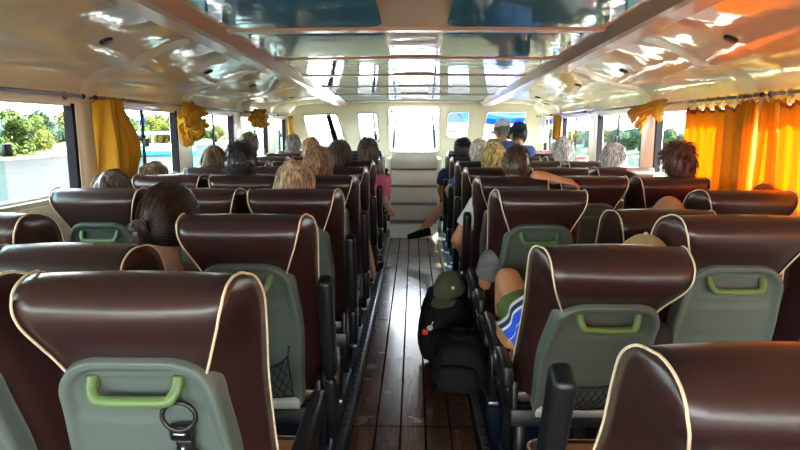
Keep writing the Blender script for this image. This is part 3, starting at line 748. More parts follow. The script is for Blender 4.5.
# small dark ceiling fittings along both edges
for sgn, px in ((-1, ((104, 62), (172, 79), (232, 83), (293, 98))), (1, ((745, 61), (667, 78), (602, 83), (560, 95)))):
    for k, y in enumerate((2.95, 4.4, 5.6, 7.4)):
        x = sgn * 1.5; z = zc(x, y)
        sl = math.atan2(zc(x - .02, y) - zc(x + .02, y), .04)
        t = empty('ceiling_fitting', (x, y, z), 0, f"{['nearest', 'second', 'third', 'farthest'][k]} small dark ceiling light fitting on the {'curtained' if sgn > 0 else 'river bank'} side", 'ceiling light', 'dark ceiling fittings')
        t.rotation_euler = (0, sl, 0)
        b = MB(); b.tube([(0, 0, .004), (0, 0, -.012)], [.036, .031], M['black'], 24); b.build('housing', t)
        b = MB(); b.sphere((0, 0, -.010), (.02, .02, .008), M['greyrail'], 16, 8); b.build('lens', t)
# ------------------------------------------------------------------ people
def capsule(b, p, q, r0, r1, m, n=12):
    """tapered limb with rounded ends"""
    p = Vector(p); q = Vector(q); d = (q - p); L = d.length; d = d / max(L, 1e-6)
    pts, rs = [], []
    for k in range(5):
        a = math.pi / 2 * (1 - k / 4); pts.append(p - d * r0 * math.sin(a)); rs.append(max(.0006, r0 * math.cos(a)))
    for k in range(5):
        a = math.pi / 2 * k / 4; pts.append(q + d * r1 * math.sin(a)); rs.append(max(.0006, r1 * math.cos(a)))
    b.tube(pts, rs, m, n)
def ering(c, rx, ry, ax, n=18):
    """ellipse ring round c in the plane across axis ax, wide along x"""
    ax = ax.normalized(); X = (Vector((1, 0, 0)) - ax * ax.x).normalized(); Y = ax.cross(X)
    return [c + X * rx * math.cos(2 * math.pi * k / n) + Y * ry * math.sin(2 * math.pi * k / n) for k in range(n)]
def remesh(b, name, m, voxel, parent, smooth=3):
    me = b.mesh(name); o = bpy.data.objects.new(name, me); C.objects.link(o)
    md = o.modifiers.new('r', 'REMESH'); md.mode = 'VOXEL'; md.voxel_size = voxel; md.use_smooth_shade = True
    ms = o.modifiers.new('s', 'SMOOTH'); ms.iterations = smooth; ms.factor = .5
    dg = bpy.context.evaluated_depsgraph_get(); dg.update()
    m2 = bpy.data.meshes.new_from_object(o.evaluated_get(dg)); m2.name = name
    bpy.data.objects.remove(o); m2.materials.clear(); m2.materials.append(m)
    for p in m2.polygons: p.use_smooth = True
    return link(name, m2, parent)
def head_prims(b, Mh, m):
    T = lambda p: Mh @ Vector(p)
    def fn(p, d):
        q = p.copy()
        if q.z < 0: k = min(1, -q.z / .12); q.x *= 1 - .30 * k * k; q.y = q.y * (1 - .18 * k) + .018 * k      # jaw
        if q.y < 0 and q.z > -.03: q.y *= 1.04
        return q
    vs = MB(); vs.sphere((0, 0, 0), (.076, .096, .118), m, 26, 18, fn=fn); b.add([T(v) for v in vs.v], vs.f, m)
    def ell(c, r, rot=None):
        e = MB(); e.sphere((0, 0, 0), r, m, 12, 8, mtx=rot); b.add([T(Vector(v) + Vector(c)) for v in e.v], e.f, m)
    capsule(b, T((0, .088, .022)), T((0, .112, -.022)), .009 * 1, .015, m, 10)           # nose
    for s in (-1, 1):
        ell((s * .012, .100, -.026), (.010, .012, .008))
        ell((s * .030, .086, .032), (.024, .012, .008))                                     # brow
        ell((s * .042, .068, -.022), (.022, .022, .018))                                    # cheek
        ell((s * .078, -.006, -.004), (.010, .019, .032), Matrix.Rotation(R(-12), 3, 'X'))  # ear
        ell((s * .076, .002, -.026), (.009, .012, .014))
    ell((0, .088, -.056), (.023, .012, .006)); ell((0, .087, -.066), (.020, .012, .007)); ell((0, .078, -.098), (.022, .018, .018))
def hand_prims(b, wr, d, nrm, thumb, m, curl=.5):
    """palm, four unequal bent fingers and a thumb leaving the side of the palm; d = pointing, nrm = back of the hand, thumb = +-1 side"""
    d = Vector(d).normalized(); nrm = Vector(nrm); nrm = (nrm - d * nrm.dot(d)).normalized(); s = d.cross(nrm) * thumb
    wr = Vector(wr)
    for k in range(4):
        u = (-.5 + k / 3); capsule(b, wr + s * u * .036, wr + d * .088 + s * u * -.066 * -1 - nrm * .002, .0135, .0105, m, 8)
    capsule(b, wr, wr + d * .075, .022, .018, m, 10)
    for k, L in enumerate((.062, .074, .080, .072)):
        u = -.5 + k / 3; p = wr + d * .088 + s * u * .066; dir_ = d.copy()
        for j, f in enumerate((.46, .31, .23)):
            a = curl * (.55 + .25 * j); q = (d * math.cos(a * (j + 1) * .9) - nrm * math.sin(a * (j + 1) * .9)); e = p + q * L * f
            capsule(b, p, e, .0092 - .0007 * j, .0086 - .0007 * j, m, 8); p = e
    p = wr + d * .02 + s * .024; q1 = p + (d * .62 + s * .62 - nrm * .25).normalized() * .045; q2 = q1 + (d * .9 + s * .2 - nrm * .4).normalized() * .032
    capsule(b, p, q1, .0145, .011, m, 8); capsule(b, q1, q2, .0105, .009, m, 8)
HAIRM = {}
def hair_mat(col):
    if col not in HAIRM:
        m = mat('hair_' + str(len(HAIRM)), tuple(min(.8, c * 1.8) for c in col), .32, island=.7, noise_amt=0); HAIRM[col] = m; t = m.node_tree; p = t.nodes['Principled BSDF']
        tcn = t.nodes.new('ShaderNodeTexCoord'); mp = t.nodes.new('ShaderNodeMapping'); mp.inputs['Scale'].default_value = (75, 75, 14); n = t.nodes.new('ShaderNodeTexNoise'); n.inputs['Scale'].default_value = 1; n.inputs['Detail'].default_value = 3
        r = t.nodes.new('ShaderNodeValToRGB'); r.color_ramp.elements[0].position = .36; r.color_ramp.elements[1].position = .64; r.color_ramp.elements[0].color = (.35, .33, .32, 1); r.color_ramp.elements[1].color = (1.5, 1.5, 1.5, 1)
        mx = t.nodes.new('ShaderNodeMix'); mx.data_type = 'RGBA'; mx.blend_type = 'MULTIPLY'; mx.inputs['Factor'].default_value = 1
        src = p.inputs['Base Color'].links[0].from_socket; t.links.new(tcn.outputs['Object'], mp.inputs[0]); t.links.new(mp.outputs[0], n.inputs['Vector']); t.links.new(n.outputs['Fac'], r.inputs[0])
        t.links.new(src, mx.inputs['A']); t.links.new(r.outputs[0], mx.inputs['B']); t.links.new(mx.outputs['Result'], p.inputs['Base Color'])
    return HAIRM[col]
def hair(parent, Mh, style, col, seed, dense=1.0):
    r_ = random.Random(seed); m = hair_mat(col); b = MB(); T = lambda p: Mh @ Vector(p)
    A = Vector((.080, .101, .122)); crown = Vector((r_.uniform(-.15, .15), -.45, .88)).normalized()
    o_ = Vector((r_.uniform(0, 90), r_.uniform(0, 90), r_.uniform(0, 90)))
    vol = {'short': .010, 'crop': .002, 'bald': .003, 'wavy': .020, 'curly': .030, 'bob': .016, 'long': .014, 'bun': .008, 'messy': .016}[style]
    Lh = {'short': .055, 'crop': .014, 'bald': .022, 'wavy': .10, 'curly': .05, 'bob': .15, 'long': .27, 'bun': .2, 'messy': .065}[style]
    def ok(d):
        lim = -.62 if d.y < -.2 else -.62 + (d.y + .2) / .2 * .62 if d.y < 0 else d.y * .55
        if style in ('bob', 'long', 'bun', 'wavy') and d.y < -.2: lim = -.7
        if style == 'bald' and d.z > .30 + .25 * (d.y < -.6): return False
        return d.z > lim
    # close scalp layer under the strands
    if style != 'bald' or True:
        P = []
        G = MB(); nu, nv = 36, 20; ids = {}
        for i in range(nv + 1):
            th = math.pi * .78 * i / nv
            for j in range(nu):
                ph = 2 * math.pi * j / nu; d = Vector((math.sin(th) * math.cos(ph), math.sin(th) * math.sin(ph), math.cos(th)))
                f = 1 + (vol * .55 / .1 if style not in ('bald', 'crop') else .006) * (1 + .5 * noise.noise(d * 3 + o_))
                ids[i, j] = (len(P), ok(d)); P.append(T(Vector((d.x * A.x * f, d.y * A.y * f, d.z * A.z * f))))
        F = []
        for i in range(nv):
            for j in range(nu):
                q = [ids[i, j], ids[i + 1, j], ids[i + 1, (j + 1) % nu], ids[i, (j + 1) % nu]]
                if sum(x[1] for x in q) >= 3: F.append(tuple(x[0] for x in q))
        if style != 'bald': b.add(P, F, m)
    n = int({'short': 1500, 'crop': 1500, 'bald': 900, 'wavy': 1500, 'curly': 1500, 'bob': 1500, 'long': 1700, 'bun': 1500, 'messy': 1500}[style] * dense)
    knot = Vector((-.012, -.128, -.038))
    wid = .0011 if dense > .9 else .0017
    for k in range(n):
        d = Vector((r_.gauss(0, 1), r_.gauss(0, 1), r_.gauss(0, 1))).normalized()
        if not ok(d): continue
        f0 = 1 + vol / .1 * (.35 + .65 * r_.random()) * (.8 + .5 * noise.noise(d * 2.5 + o_))
        L = Lh * r_.uniform(.75, 1.1); ns = 7 if L > .03 else 4; st = L / (ns - 1); pts = []
        p = Vector((d.x * A.x, d.y * A.y, d.z * A.z)) * f0; ph = r_.uniform(0, 6.28) if style == 'curly' else noise.noise(d * 4 + o_) * 6
        for i in range(ns):
            pts.append(p.copy())
            e = Vector((p.x / A.x, p.y / A.y, p.z / A.z)); nrm = Vector((p.x / A.x ** 2, p.y / A.y ** 2, p.z / A.z ** 2)).normalized()
            if style == 'bun': t = (knot - p)
            else:
                t = nrm - crown; t = (Vector(e).normalized() - crown)
                t = t.normalized() * 1.0 + Vector((0, -.1, -.9 if style in ('bob', 'long', 'wavy') else -.35))
            if style in ('crop',): t += nrm * 1.4
            if style in ('messy', 'curly', 'short'): t = t - nrm * nrm.dot(t) * .9 + nrm * {'messy': .34, 'curly': .5, 'short': .10}[style] + Vector((noise.noise(p * 30 + o_), noise.noise(p * 30 - o_), noise.noise(p * 25))) * (.9 if style != 'short' else .5)
            t -= nrm * nrm.dot(t) * (.0 if style in ('crop', 'messy', 'curly', 'short') else .97)
            if style == 'curly': t = t.normalized() + Vector((math.sin(ph + i * 2.1), math.cos(ph + i * 2.1), math.sin(ph * 2 + i * 1.7))) * 1.0
            if style in ('wavy', 'bob'): t = t.normalized() + Vector((math.sin(ph + i * 1.3), math.cos(ph + i * 1.1), 0)) * (.35 if style == 'wavy' else .12)
            p = p + t.normalized() * st
            en = math.sqrt((p.x / A.x) ** 2 + (p.y / A.y) ** 2 + (p.z / A.z) ** 2)
            if p.z > -.06 and en < f0 * .99: p *= f0 * .99 / en
            if style == 'bun' and (knot - p).length < .02: break
        w = wid * r_.uniform(.7, 1.3)
        if len(pts) > 1: b.tube([T(q) for q in pts], [w * 1.0] + [w * 1.15] * (len(pts) - 2) + [w * .35], m, 3, cap=False)
    h = b.build('hair', parent, recalc=False)
    if style == 'bun':
        b = MB()
        for k in range(170):                      # twisted knot low on the nape
            a0 = r_.uniform(0, 6.28); rr = r_.uniform(.010, .034); tl = r_.uniform(-.6, .6); pts = []
            for i in range(9):
                a = a0 + i * .38; pts.append(T(knot + Vector((rr * math.cos(a) * 1.0, -.012 + .020 * math.sin(a * .5 + tl) - .5 * abs(.034 - rr), rr * math.sin(a) * 1.45 - .012 + .01 * tl))))
            b.tube(pts, [.0015] * 8 + [.0005], m, 4, cap=False)
        b.sphere(T(knot + Vector((0, -.004, -.012))), (.026, .022, .040), m, 14, 10)
        for k in range(26):                       # loose wisps below
            a = r_.uniform(-.03, .03); b.tube([T(knot + Vector((a, -.01, -.04))), T(knot + Vector((a * 1.3 - .008, -.004, -.075))), T(knot + Vector((a * 1.8 - .012 * r_.random(), .004, -.11 * r_.uniform(.8, 1.1))))], [.0011, .001, .0003], m, 3, cap=False)
        b.build('hair_knot', h, recalc=False)
    return h
def cap_mesh(parent, Mh, m, logo=None, brim_dir=1, name='cap'):
    T = lambda p: Mh @ Vector(p)
    b = MB(); P = []
    for i in range(13):
        th = math.pi * .5 * i / 12 * 1.06
        P.append([T((.090 * math.sin(th) * math.cos(a), .110 * math.sin(th) * math.sin(a), .018 + .112 * math.cos(th) * (1 - .06 * math.cos(6 * a) * 0))) for a in np.linspace(0, 2 * math.pi, 37)[:-1]])
    b.grid(P, m, True); o = b.build(name, parent, solid=.003)
    b = MB(); b.sphere(T((0, 0, .133)), .008, m, 10, 6)
    for k in range(6):
        a = k * math.pi / 3; b.tube([T((.0915 * math.sin(t) * math.cos(a), .1115 * math.sin(t) * math.sin(a), .019 + .113 * math.cos(t))) for t in np.linspace(.05, 1.62, 9)], .0016, m, 5)
    b.build('seams', o)
    b = MB(); P = []
    for i in range(8):
        t = i / 7; P.append([T((x * (1 - .12 * t), brim_dir * (math.sqrt(max(.0001, 1 - (x / .092) ** 2)) * .108 + t * .072 * math.cos(x / .085 * .9)), .012 - .02 * t - .018 * (x / .08) ** 2)) for x in np.linspace(-.078, .078, 15)])
    b.grid(P, m); b.build('brim', o, solid=.004)
    if logo:
        b = MB(); c, rr = logo; b.sphere(T(c), rr, M['whiteplastic'], 12, 8); b.build('emblem', o)
    return o
def shoe(parent, ank, d, m=None):
    d = Vector((d[0], d[1], 0 if len(d) < 3 else d[2])).normalized(); up0 = Vector((0, 0, 1)); s = d.cross(up0).normalized(); up = s.cross(d); ank = Vector(ank)
    T = lambda x, y, z: ank + s * x + d * y + up * z
    b = MB(); rings = []
    for y, wd, h in ((-.075, .020, .055), (-.068, .032, .068), (-.04, .037, .075), (0, .038, .075), (.04, .038, .062), (.09, .045, .048), (.14, .044, .040), (.17, .034, .033), (.185, .016, .024)):
        r = []
        for k in range(14):
            a = 2 * math.pi * k / 14; cx, cz = math.cos(a), math.sin(a)
            r.append(T(wd * math.copysign(abs(cx) ** .7, cx), y, -.062 + h * .5 * (1 + math.copysign(abs(cz) ** .7, cz))))
        rings.append(r)
    b.loft(rings, m or M['blackcloth']); o = b.build('shoe', parent)
    b = MB(); rings = []
    for z0 in (-.082, -.072, -.058):
        r = []
        for k in range(28):
            a = 2 * math.pi * k / 28; y = .056 + .136 * math.cos(a); wd = .046 if y > .05 else .040; r.append(T(wd * math.sin(a) * (1.0 if z0 < -.08 else 1.04), y, z0))
        rings.append(r)
    b.loft(rings, M['rubber']); b.build('sole', o)
    b = MB()
    for k in range(4): b.tube([T(-.022, .035 + k * .018, .004 - k * .006), T(0, .037 + k * .018, .013 - k * .006), T(.022, .035 + k * .018, .004 - k * .006)], .0025, M['rubber'], 6)
    b.build('laces', o)
    return o
def person(label, head, seat_xy, hairstyle='short', haircol=(.05, .03, .02), skin='skin', shirt='navy', sleeve='short', trousers='navy', short_legs=False,
           look=(0, 0, 0), lean=0, arms=None, legs=None, seed=1, cap=None, dense=.7, stand=False, sx_=1.0, pelvis=None, group='seated passengers', noarm=False):
    """head = world centre of the head; seat_xy = (x, hinge y)"""
    root = empty('person', (seat_xy[0], seat_xy[1] + .2, 0), 0, label, 'person', group)
    o0 = Vector(root.location); L = lambda p: Vector(p) - o0
    H = L(head); Mh = Matrix.Translation(H) @ Euler((R(look[1]), R(look[2]), R(look[0]))).to_matrix().to_4x4()
    sk = M[skin]
    nb = H + (Mh.to_3x3() @ Vector((0, -.035, -.135))) + Vector((0, -.012, -.045)); nb.x = nb.x * .85 + lean * .15 if lean else nb.x
    if pelvis: P = L(pelvis)
    else:
        P = Vector((lean * .4, .04, HZ + .115)); dz = nb.z - P.z
        if dz < .48: P.y = max(P.y, nb.y + math.sqrt(max(.01, .50 ** 2 - dz * dz)))
        P.x = nb.x * .45
    ax = (nb - P); W = 1.0 * sx_
    sp = lambda t: P + ax * t + Vector((0, .0, 0))
    prof = [(-.12, .10, .08), (-.06, .155, .115), (.06, .165, .122), (.25, .148, .108), (.45, .152, .105), (.65, .168, .112), (.80, .172, .104), (.90, .135, .085), (.98, .072, .066), (1.03, .058, .058)]
    def torso(b, inf, t0, t1, m):
        rings = []
        for t, rx, ry in prof:
            if t0 <= t <= t1: rings.append(ering(sp(t), (rx + inf) * W, ry + inf, ax))
        b.loft(rings, m)
    Lx = Vector((1, 0, 0))
    sh = {s: sp(.84) + Lx * s * .168 * W for s in (-1, 1)}
    A = {}
    for s in (-1, 1):
        if arms and s in arms: el, wr, *rest = arms[s]; el, wr = L(el), L(wr); hd = rest[0] if rest else None; cu = rest[1] if len(rest) > 1 else .5
        else:
            el = sh[s] + Vector((s * .035, .10, -.25)); wr = el + Vector((-s * .07, .21, -.01)); hd = None; cu = .5
        A[s] = (el, wr, hd, cu)
    Lg = {}
    for s in (-1, 1):
        hp = P + Vector((s * .085, 0, -.02))
        if legs and s in legs: kn, an, fd = legs[s]; kn, an = L(kn), L(an)
        elif stand: kn = hp + Vector((0, .04, -.40)); an = kn + Vector((0, -.03, -.40)); fd = (0, 1)
        else:
            kn = hp + Vector((s * .04, .40, .03)); kn.y = min(kn.y, .36); an = Vector((kn.x, kn.y + .02, .085)); fd = (s * .15, 1)
        Lg[s] = (hp, kn, an, fd)
    b = MB(); torso(b, 0, -1, 2, sk); capsule(b, sp(.95), H + Mh.to_3x3() @ Vector((0, -.02, -.06)), .056, .054, sk); head_prims(b, Mh, sk)
    for s in (-1, 1):
        el, wr, hd, cu = A[s]; capsule(b, sp(.84) + Lx * s * .10, sh[s], .055, .052, sk); capsule(b, sh[s], el, .050, .039, sk); m_ = el + (wr - el) * .3
        capsule(b, el, m_, .039, .040, sk); capsule(b, m_, wr, .040, .026, sk)
        d = (wr - el).normalized(); nn = hd if hd else Vector((s * .25, 0, 1)); hand_prims(b, wr + d * .008, d, nn, -s * -1 if False else -s, sk, cu)
        hp, kn, an, fd = Lg[s]; capsule(b, hp, kn, .082, .058, sk); c_ = kn + (an - kn) * .3; capsule(b, kn, c_, .056, .056, sk); capsule(b, c_, an, .056, .036, sk)
        f_ = Vector((fd[0], fd[1], fd[2] if len(fd) > 2 else -.15)).normalized(); capsule(b, an - Vector((0, 0, .03)), an - Vector((0, 0, .045)) + f_ * .12, .034, .024, sk)
    body = remesh(b, 'body', sk, .0085 if dense < .9 else .007, root)
    for s in (-1, 1):
        b = MB(); b.sphere(Mh @ Vector((s * .031, .084, .012)), .0125, M['eye'], 12, 8); e = b.build('eye', root)
        b = MB(); b.sphere(Mh @ Vector((s * .031, .0935, .012)), .006, M['iris'], 10, 6); b.build('iris', e)
    b = MB(); torso(b, .013, -.13, .91, M[shirt]); b.loft([ering(sp(t), rx * W, ry, ax) for t, rx, ry in ((.86, .15, .10), (.93, .108, .086), (.97, .082, .076))], M[shirt])
    for s in (-1, 1):
        el, wr, hd, cu = A[s]; capsule(b, sp(.84) + Lx * s * .10, sh[s], .068, .066, M[shirt])
        if sleeve == 'short': e_ = sh[s] + (el - sh[s]) * .62; b.tube([sh[s], sh[s] + (e_ - sh[s]) * .5, e_], [.066, .064, .066], M[shirt], 16)
        elif sleeve == 'long':
            capsule(b, sh[s], el, .065, .054, M[shirt]); b.tube([el, el + (wr - el) * .5, wr - (wr - el) * .08], [.054, .050, .038], M[shirt], 16)
    remesh(b, 'shirt', M[shirt], .010, root, 2)
    b = MB(); b.loft([ering(sp(t), rx, ry, ax) for t, rx, ry in ((-.15, .12, .10), (-.08, .172, .132), (.06, .176, .134), (.14, .165, .128))], M[trousers])
    for s in (-1, 1):
        hp, kn, an, fd = Lg[s]; capsule(b, P + Vector((s * .05, 0, -.01)), hp, .10, .10, M[trousers])
        if short_legs: b.tube([hp, hp + (kn - hp) * .5, hp + (kn - hp) * .74], [.096, .092, .088], M[trousers], 18)
        else: capsule(b, hp, kn, .094, .070, M[trousers]); b.tube([kn, kn + (an - kn) * .5, an - (an - kn) * .04], [.068, .062, .055], M[trousers], 16)
        shoe(root, an, f_ if False else Vector((fd[0], fd[1], fd[2] if len(fd) > 2 else 0)))
    remesh(b, 'shorts' if short_legs else 'trousers', M[trousers], .010, root, 2)
    if cap: cap_mesh(root, Mh @ Matrix.Translation((0, 0, .012)) , M[cap[0]], cap[1] if len(cap) > 1 else None)
    if hairstyle: hair(root, Mh, hairstyle, haircol, seed, dense)
    return root
HY = lambda r: 1.225 + .796 * r
SX = lambda sgn, pos: -(.552 + .45 * pos) if sgn < 0 else .574 + .459 * pos
def seated(label, px, py, row, sgn, pos, dy=.08, **k):
    h = at(px, py, HY(row) + dy)
    return person(label, h, (SX(sgn, pos), HY(row)), seed=int(px), **k)
# port block
DB, BR, LB, GR, WH, BLK = (.030, .017, .011), (.075, .040, .022), (.26, .15, .07), (.16, .145, .13), (.50, .48, .44), (.012, .011, .012)
seated('woman with dark hair in a low knot, in the reclined second row seat', 171, 219, 1, -1, 1, dy=-.02, hairstyle='bun', haircol=(.016, .009, .006), shirt='brown', look=(-14, -8, 4), dense=1.3, skin='skin')
seated('person whose greying brown head top shows over the third row by the long curtain', 113, 196, 2, -1, 2, hairstyle='short', haircol=(.065, .048, .038), shirt='navy')
seated('person whose light brown head top shows over the fourth row window seat', 154, 182, 3, -1, 2, hairstyle='short', haircol=(.12, .085, .05), shirt='brown')
seated('person with chin length auburn brown hair at the third river bank window', 214, 163, 4, -1, 2, hairstyle='bob', haircol=BR, shirt='navy')
seated('person with thick black curly hair in the fourth row middle seat', 241, 164, 3, -1, 1, hairstyle='curly', haircol=BLK, shirt='blacktee', sx_=1.05)
seated('balding person with brown grey hair behind the black curly head', 249, 146, 5, -1, 2, hairstyle='crop', haircol=(.085, .06, .048), shirt='denim', dense=1.0)
seated('woman with blond streaked brown hair slouched in the third row aisle seat', 295, 187, 2, -1, 0, hairstyle='bob', haircol=(.20, .135, .075), shirt='redtee', dense=1.0)
a8 = {1: (at(361, 232, 3.72), at(371, 262, 3.95), Vector((1, 0, .4)))}
seated('person with tousled light brown hair and bare arm, fourth row aisle seat', 318, 167, 3, -1, 0, hairstyle='wavy', haircol=(.15, .09, .05), shirt='greytee', arms=a8, dense=1.0)
a9 = {1: (at(369, 214, 4.50), at(375, 226, 4.78), Vector((1, 0, .5)))}
seated('person with straight dark brown hair and black shirt, fifth row aisle seat', 339, 158, 4, -1, 0, hairstyle='bob', haircol=(.045, .03, .022), shirt='blacktee', arms=a9, dense=1.0)
a10 = {1: (at(384, 200, 5.32), at(390, 209, 5.62), Vector((.4, 0, 1)))}
l10 = {1: (at(392, 215, 5.78), at(392, 240, 5.85), (0, 1))}
seated('person in a pink shirt leaning toward the aisle with dark wavy hair', 368, 153, 5, -1, 0, hairstyle='wavy', haircol=(.05, .032, .022), shirt='pink', trousers='patterned', arms=a10, lean=.06, dense=1.0)
seated('person with short fair brown hair near the front of the river bank side', 311, 150, 6, -1, 1, hairstyle='short', haircol=(.24, .14, .07), shirt='brown')
seated('grey haired person at the front corner below the narrow curtain', 293, 145, 7, -1, 2, hairstyle='short', haircol=GR, shirt='navy')
# starboard block
lq = {-1: (at(446, 204, 6.30), at(423, 229, 6.28), (-1, .25, -.22))}
aq = {-1: (at(441, 190, 6.10), at(445, 204, 6.35), Vector((-.5, 0, 1)))}
seated('person in navy with cropped black hair and a crossed leg in the aisle', 463, 150, 6, 1, 0, hairstyle='short', haircol=BLK, shirt='navy', trousers='navy', short_legs=True, skin='tanskin', legs=lq, arms=aq, sx_=1.15, dense=1.0)
seated('person with close shaved grey hair in a blue shirt, sixth row aisle seat', 479, 153, 5, 1, 0, hairstyle='crop', haircol=(.36, .31, .27), shirt='denim', skin='skin', arms={-1: (at(449, 190, 5.25), at(455, 205, 5.5), Vector((-.5, 0, 1)))}, sx_=1.1, dense=1.2)
seated('person with curly blond hair, fifth row aisle seat on the curtained side', 494, 160, 4, 1, 0, hairstyle='wavy', haircol=(.46, .30, .12), shirt='whitetee', dense=1.0)
aw = {-1: (at(457, 240, 3.66), at(466, 256, 3.9), Vector((-1, 0, .5))), 1: (at(537, 177, 3.46), at(557, 180, 3.44), Vector((0, -.2, 1)), .9)}
seated('person in a white tee with cropped dark hair and an arm over the seats', 516, 165, 3, 1, 0, hairstyle='crop', haircol=(.035, .022, .015), shirt='whitetee', skin='tanskin', arms=aw, look=(-6, -12, 6), lean=-.06, sx_=1.15, dense=1.2)
hg = Vector((SX(1, 0) - .0, 2.80, 1.00))
person('slouched person in a grey tee hidden behind the third row aisle seat', hg, (SX(1, 0), HY(2)), 'short', DB, 'tanskin', 'greytee', arms={-1: (Vector((.36, 2.88, .66)), Vector((.40, 3.12, .60)))}, sx_=1.15, seed=3)
kn = at(508, 281, 2.45)
lb = {-1: (kn, Vector((kn.x + .01, 2.50, .42)), (0, .3, -.5))}
hb = at(643, 277, 1.94)
person('slouched person in a beige cap and olive shorts with knee raised against the seat', hb, (SX(1, 0), HY(1)), None, DB, 'tanskin', 'blacktee', trousers='oliveshort', short_legs=True, legs=lb,
       arms={-1: (Vector((.37, 2.06, .66)), at(502, 334, 2.22), Vector((-1, 0, .3))), 1: (Vector((.72, 2.22, .70)), Vector((.60, 2.36, .66)))}, sx_=.75, lean=-.2, cap=('khaki',), seed=4, pelvis=Vector((.58, 2.20, HZ + .115)), dense=1.0)
seated('bald person whose sunlit head just tops the third row middle seat', 668, 221, 2, 1, 1, dy=-.05, hairstyle='bald', haircol=BR, shirt='brown', skin='tanskin')
seated('person with ruffled dark reddish hair beside the drawn orange curtain', 678, 163, 3, 1, 2, arms={1: (Vector((1.72, 3.80, .76)), Vector((1.56, 4.0, .66)))}, sx_=.9, hairstyle='messy', haircol=(.06, .028, .02), shirt='navy', dense=1.2)
seated('person whose dark red hair just shows before the orange curtains', 764, 211, 2, 1, 2, hairstyle='short', haircol=(.11, .04, .02), shirt='redtee', dense=1.0)
seated('person with short white hair by the window past the orange curtain', 613, 160, 4, 1, 2, hairstyle='short', haircol=(.42, .40, .36), shirt='redtee', dense=1.0)
seated('person with fluffy white curly hair toward the front on the curtained side', 563, 154, 5, 1, 2, hairstyle='curly', haircol=WH, shirt='whitetee', dense=1.0, look=(10, 0, 0))
hn = at(518, 134, 6.75)
person('person in a navy cap and blue shirt bending over the front seats', hn, (hn.x - .12, 6.55), 'short', BLK, 'tanskin', 'denim', look=(25, -20, 18), cap=('navy',), stand=True, pelvis=Vector((hn.x - .36, 6.38, 1.0)),
       arms={-1: (Vector((hn.x - .42, 6.62, 1.17)), Vector((hn.x - .25, 6.86, 1.08))), 1: (Vector((hn.x + .12, 6.7, 1.10)), Vector((hn.x + .06, 6.93, 1.08)))}, dense=.7, group='standing passengers', sleeve='long')
hn = at(502, 130, 7.3)
person('person in a white cap and brown shirt behind the navy capped one', hn, (hn.x - .08, 7.1), 'short', GR, 'tanskin', 'brown', look=(35, -15, 10), cap=('whitetee',), stand=True, pelvis=Vector((hn.x - .24, 6.98, .98)),
       arms={-1: (Vector((hn.x - .32, 7.1, 1.12)), Vector((hn.x - .2, 7.32, 1.1))), 1: (Vector((hn.x + .14, 7.2, 1.10)), Vector((hn.x + .05, 7.4, 1.08)))}, dense=.7, group='standing passengers', sleeve='long')
# ------------------------------------------------------------------ luggage and small things
def rucksack(loc, sc, rz, label, lean=0):
    t = empty('backpack', loc, rz, label, 'backpack'); t.rotation_euler = (lean, 0, rz)
    sx, sy, sz = sc; o_ = Vector((loc[0] * 9, 3, 1))
    b = MB()
    def fn(p, d):
        q = Vector((math.copysign(abs(d.x) ** .62, d.x) * sx, math.copysign(abs(d.y) ** .62, d.y) * sy, math.copysign(abs(d.z) ** .66, d.z) * sz))
        k = (q.z / sz + 1) / 2; q.x *= 1.08 - .34 * k * k; q.y *= 1.1 - .30 * k * k
        return q * (1 + .05 * noise.noise(d * 3 + o_) + .03 * noise.noise(d * 8 + o_))
    b.sphere((0, 0, sz), 1, M['blackcloth'], 48, 32, fn=fn); b.build('bag_body', t)
    b = MB()
    def fn2(p, d): return Vector((math.copysign(abs(d.x) ** .6, d.x) * sx * .74, math.copysign(abs(d.y) ** .6, d.y) * sy * .35, math.copysign(abs(d.z) ** .6, d.z) * sz * .46)) * (1 + .05 * noise.noise(d * 5 + o_))
    b.sphere((0, -sy * 1.0, sz * .62), 1, M['blackcloth'], 32, 20, fn=fn2); b.build('front_pocket', t)
    b = MB(); b.tube([(sx * .86 * math.cos(a), -sy * (.55 + .35 * math.sin(a)) , sz * (1.05 + .75 * math.sin(a))) for a in np.linspace(.1, math.pi - .1, 19)], .005, M['rubber'], 6); b.build('zip', t)
    for s in (-1, 1):
        b = MB(); b.tube([(s * sx * .45, sy * .75, sz * 1.85), (s * sx * .6, sy * 1.25, sz * 1.4), (s * sx * .65, sy * 1.3, sz * .8), (s * sx * .8, sy * .9, sz * .2)], .022, M['blackcloth'], 8, ry=.006); b.build('strap', t)
    b = MB(); b.tube([(-.04, 0, sz * 1.93), (-.035, 0, sz * 2.06), (.035, 0, sz * 2.06), (.04, 0, sz * 1.93)], .008, M['blackcloth'], 8); b.build('grab_loop', t)
    return t
t1 = rucksack((.19, 3.46, .0), (.155, .12, .245), R(8), 'tall black backpack standing on the aisle floor under the olive cap')
t2 = rucksack((.26, 3.10, .0), (.15, .12, .165), R(-12), 'low black bag in front of the tall backpack on the aisle floor')
cp = empty('cap', (.215, 3.42, .455), R(150), 'olive baseball cap with a small white emblem, lying on the backpack', 'cap')
cm = cap_mesh(cp, Matrix.Rotation(R(-14), 4, 'X'), M['olive'], ((-.064, .070, .075), (.010, .010, .010)), name='crown')
tg = empty('luggage_tag', (.075, 3.32, .245), R(20), 'small red and white clip hanging on the tall black backpack', 'clip')
b = MB(); b.box((-.024, -.012, -.016), (.008, .012, .016), M['redplastic'], .006, 3); b.build('red_half', tg)
b = MB(); b.sphere((.022, -.002, .020), (.020, .013, .016), M['whiteplastic'], 14, 10); b.tube([(.03, 0, .03), (.05, .01, .06), (.07, .04, .09)], .003, M['whiteplastic'], 6); b.build('white_half', tg)
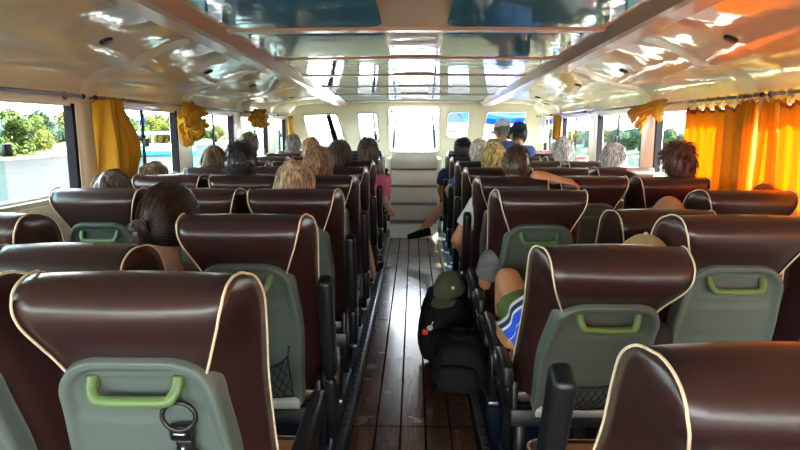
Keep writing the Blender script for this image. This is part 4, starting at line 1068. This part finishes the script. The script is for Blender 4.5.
# striped towel over the lap in the second row
tw = empty('towel', (.40, 2.08, .66), 0, 'blue towel with white and navy stripes hanging beside the raised knee', 'towel')
me = MB(); c00, c10, c01, c11 = at(497, 323, 2.10), at(529, 288, 2.02), at(516, 350, 2.02), at(545, 322, 1.98)
N = 22; G = []
for i in range(N):
    u = i / (N - 1); row = []
    for j in range(N):
        v = j / (N - 1); p = (c00 * (1 - v) + c10 * v) * (1 - u) + (c01 * (1 - v) + c11 * v) * u
        p = p + Vector((.0, -.05 * math.sin(math.pi * u), 0)) + Vector((.010, -.012, .004)) * math.sin(v * 8 + u * 2) + Vector((0, -.012, 0)) * math.sin(u * 9 + v)
        row.append(p - Vector((.40, 2.08, .66)))
    G.append(row)
me.grid(G, M['stripes']); o = me.build('cloth', tw, recalc=False, solid=.006)
uvl = o.data.uv_layers.new(name='UVMap')
for lp in o.data.loops:
    i, j = divmod(lp.vertex_index, N); uvl.data[lp.index].uv = (i / (N - 1) * .98, j / (N - 1))
# ring clip on a strap hung on the nearest seat back
cx = at(190, 410, 1.125); bk = bpy.data.objects['backrest']
t = empty('strap_clip', (cx.x, 1.085, cx.z), 0, 'black ring clip with buckle and strap hung on the nearest seat back', 'clip'); t.rotation_euler = (R(14), 0, 0)
b = MB(); b.tube([(.033 * math.cos(a), -.012 + .006 * math.sin(a), .018 + .029 * math.sin(a)) for a in np.linspace(0, 2 * math.pi, 33)[:-1]], .0052, M['black'], 8, closed=True); b.build('ring', t)
b = MB(); b.box((-.024, -.018, -.040), (.024, -.002, -.004), M['black'], .004); b.box((-.018, -.022, -.030), (.018, -.016, -.012), M['rubber'], .002); b.tube([(-.012, -.024, -.016), (.012, -.024, -.016)], .003, M['steel'], 6); b.build('gate', t)
b = MB(); b.box((-.016, -.016, -.078), (.018, -.002, -.040), M['black'], .004); b.box((-.026, -.020, -.100), (.026, .0, -.072), M['black'], .006); b.sphere((0, -.018, -.058), .005, M['steel'], 8, 6); b.build('buckle', t)
b = MB(); b.tube([(0, -.008, -.095), (-.008, -.008, -.14), (-.02, -.006, -.20), (-.03, -.006, -.26)], .014, M['rubber'], 8, ry=.003); b.build('strap', t)
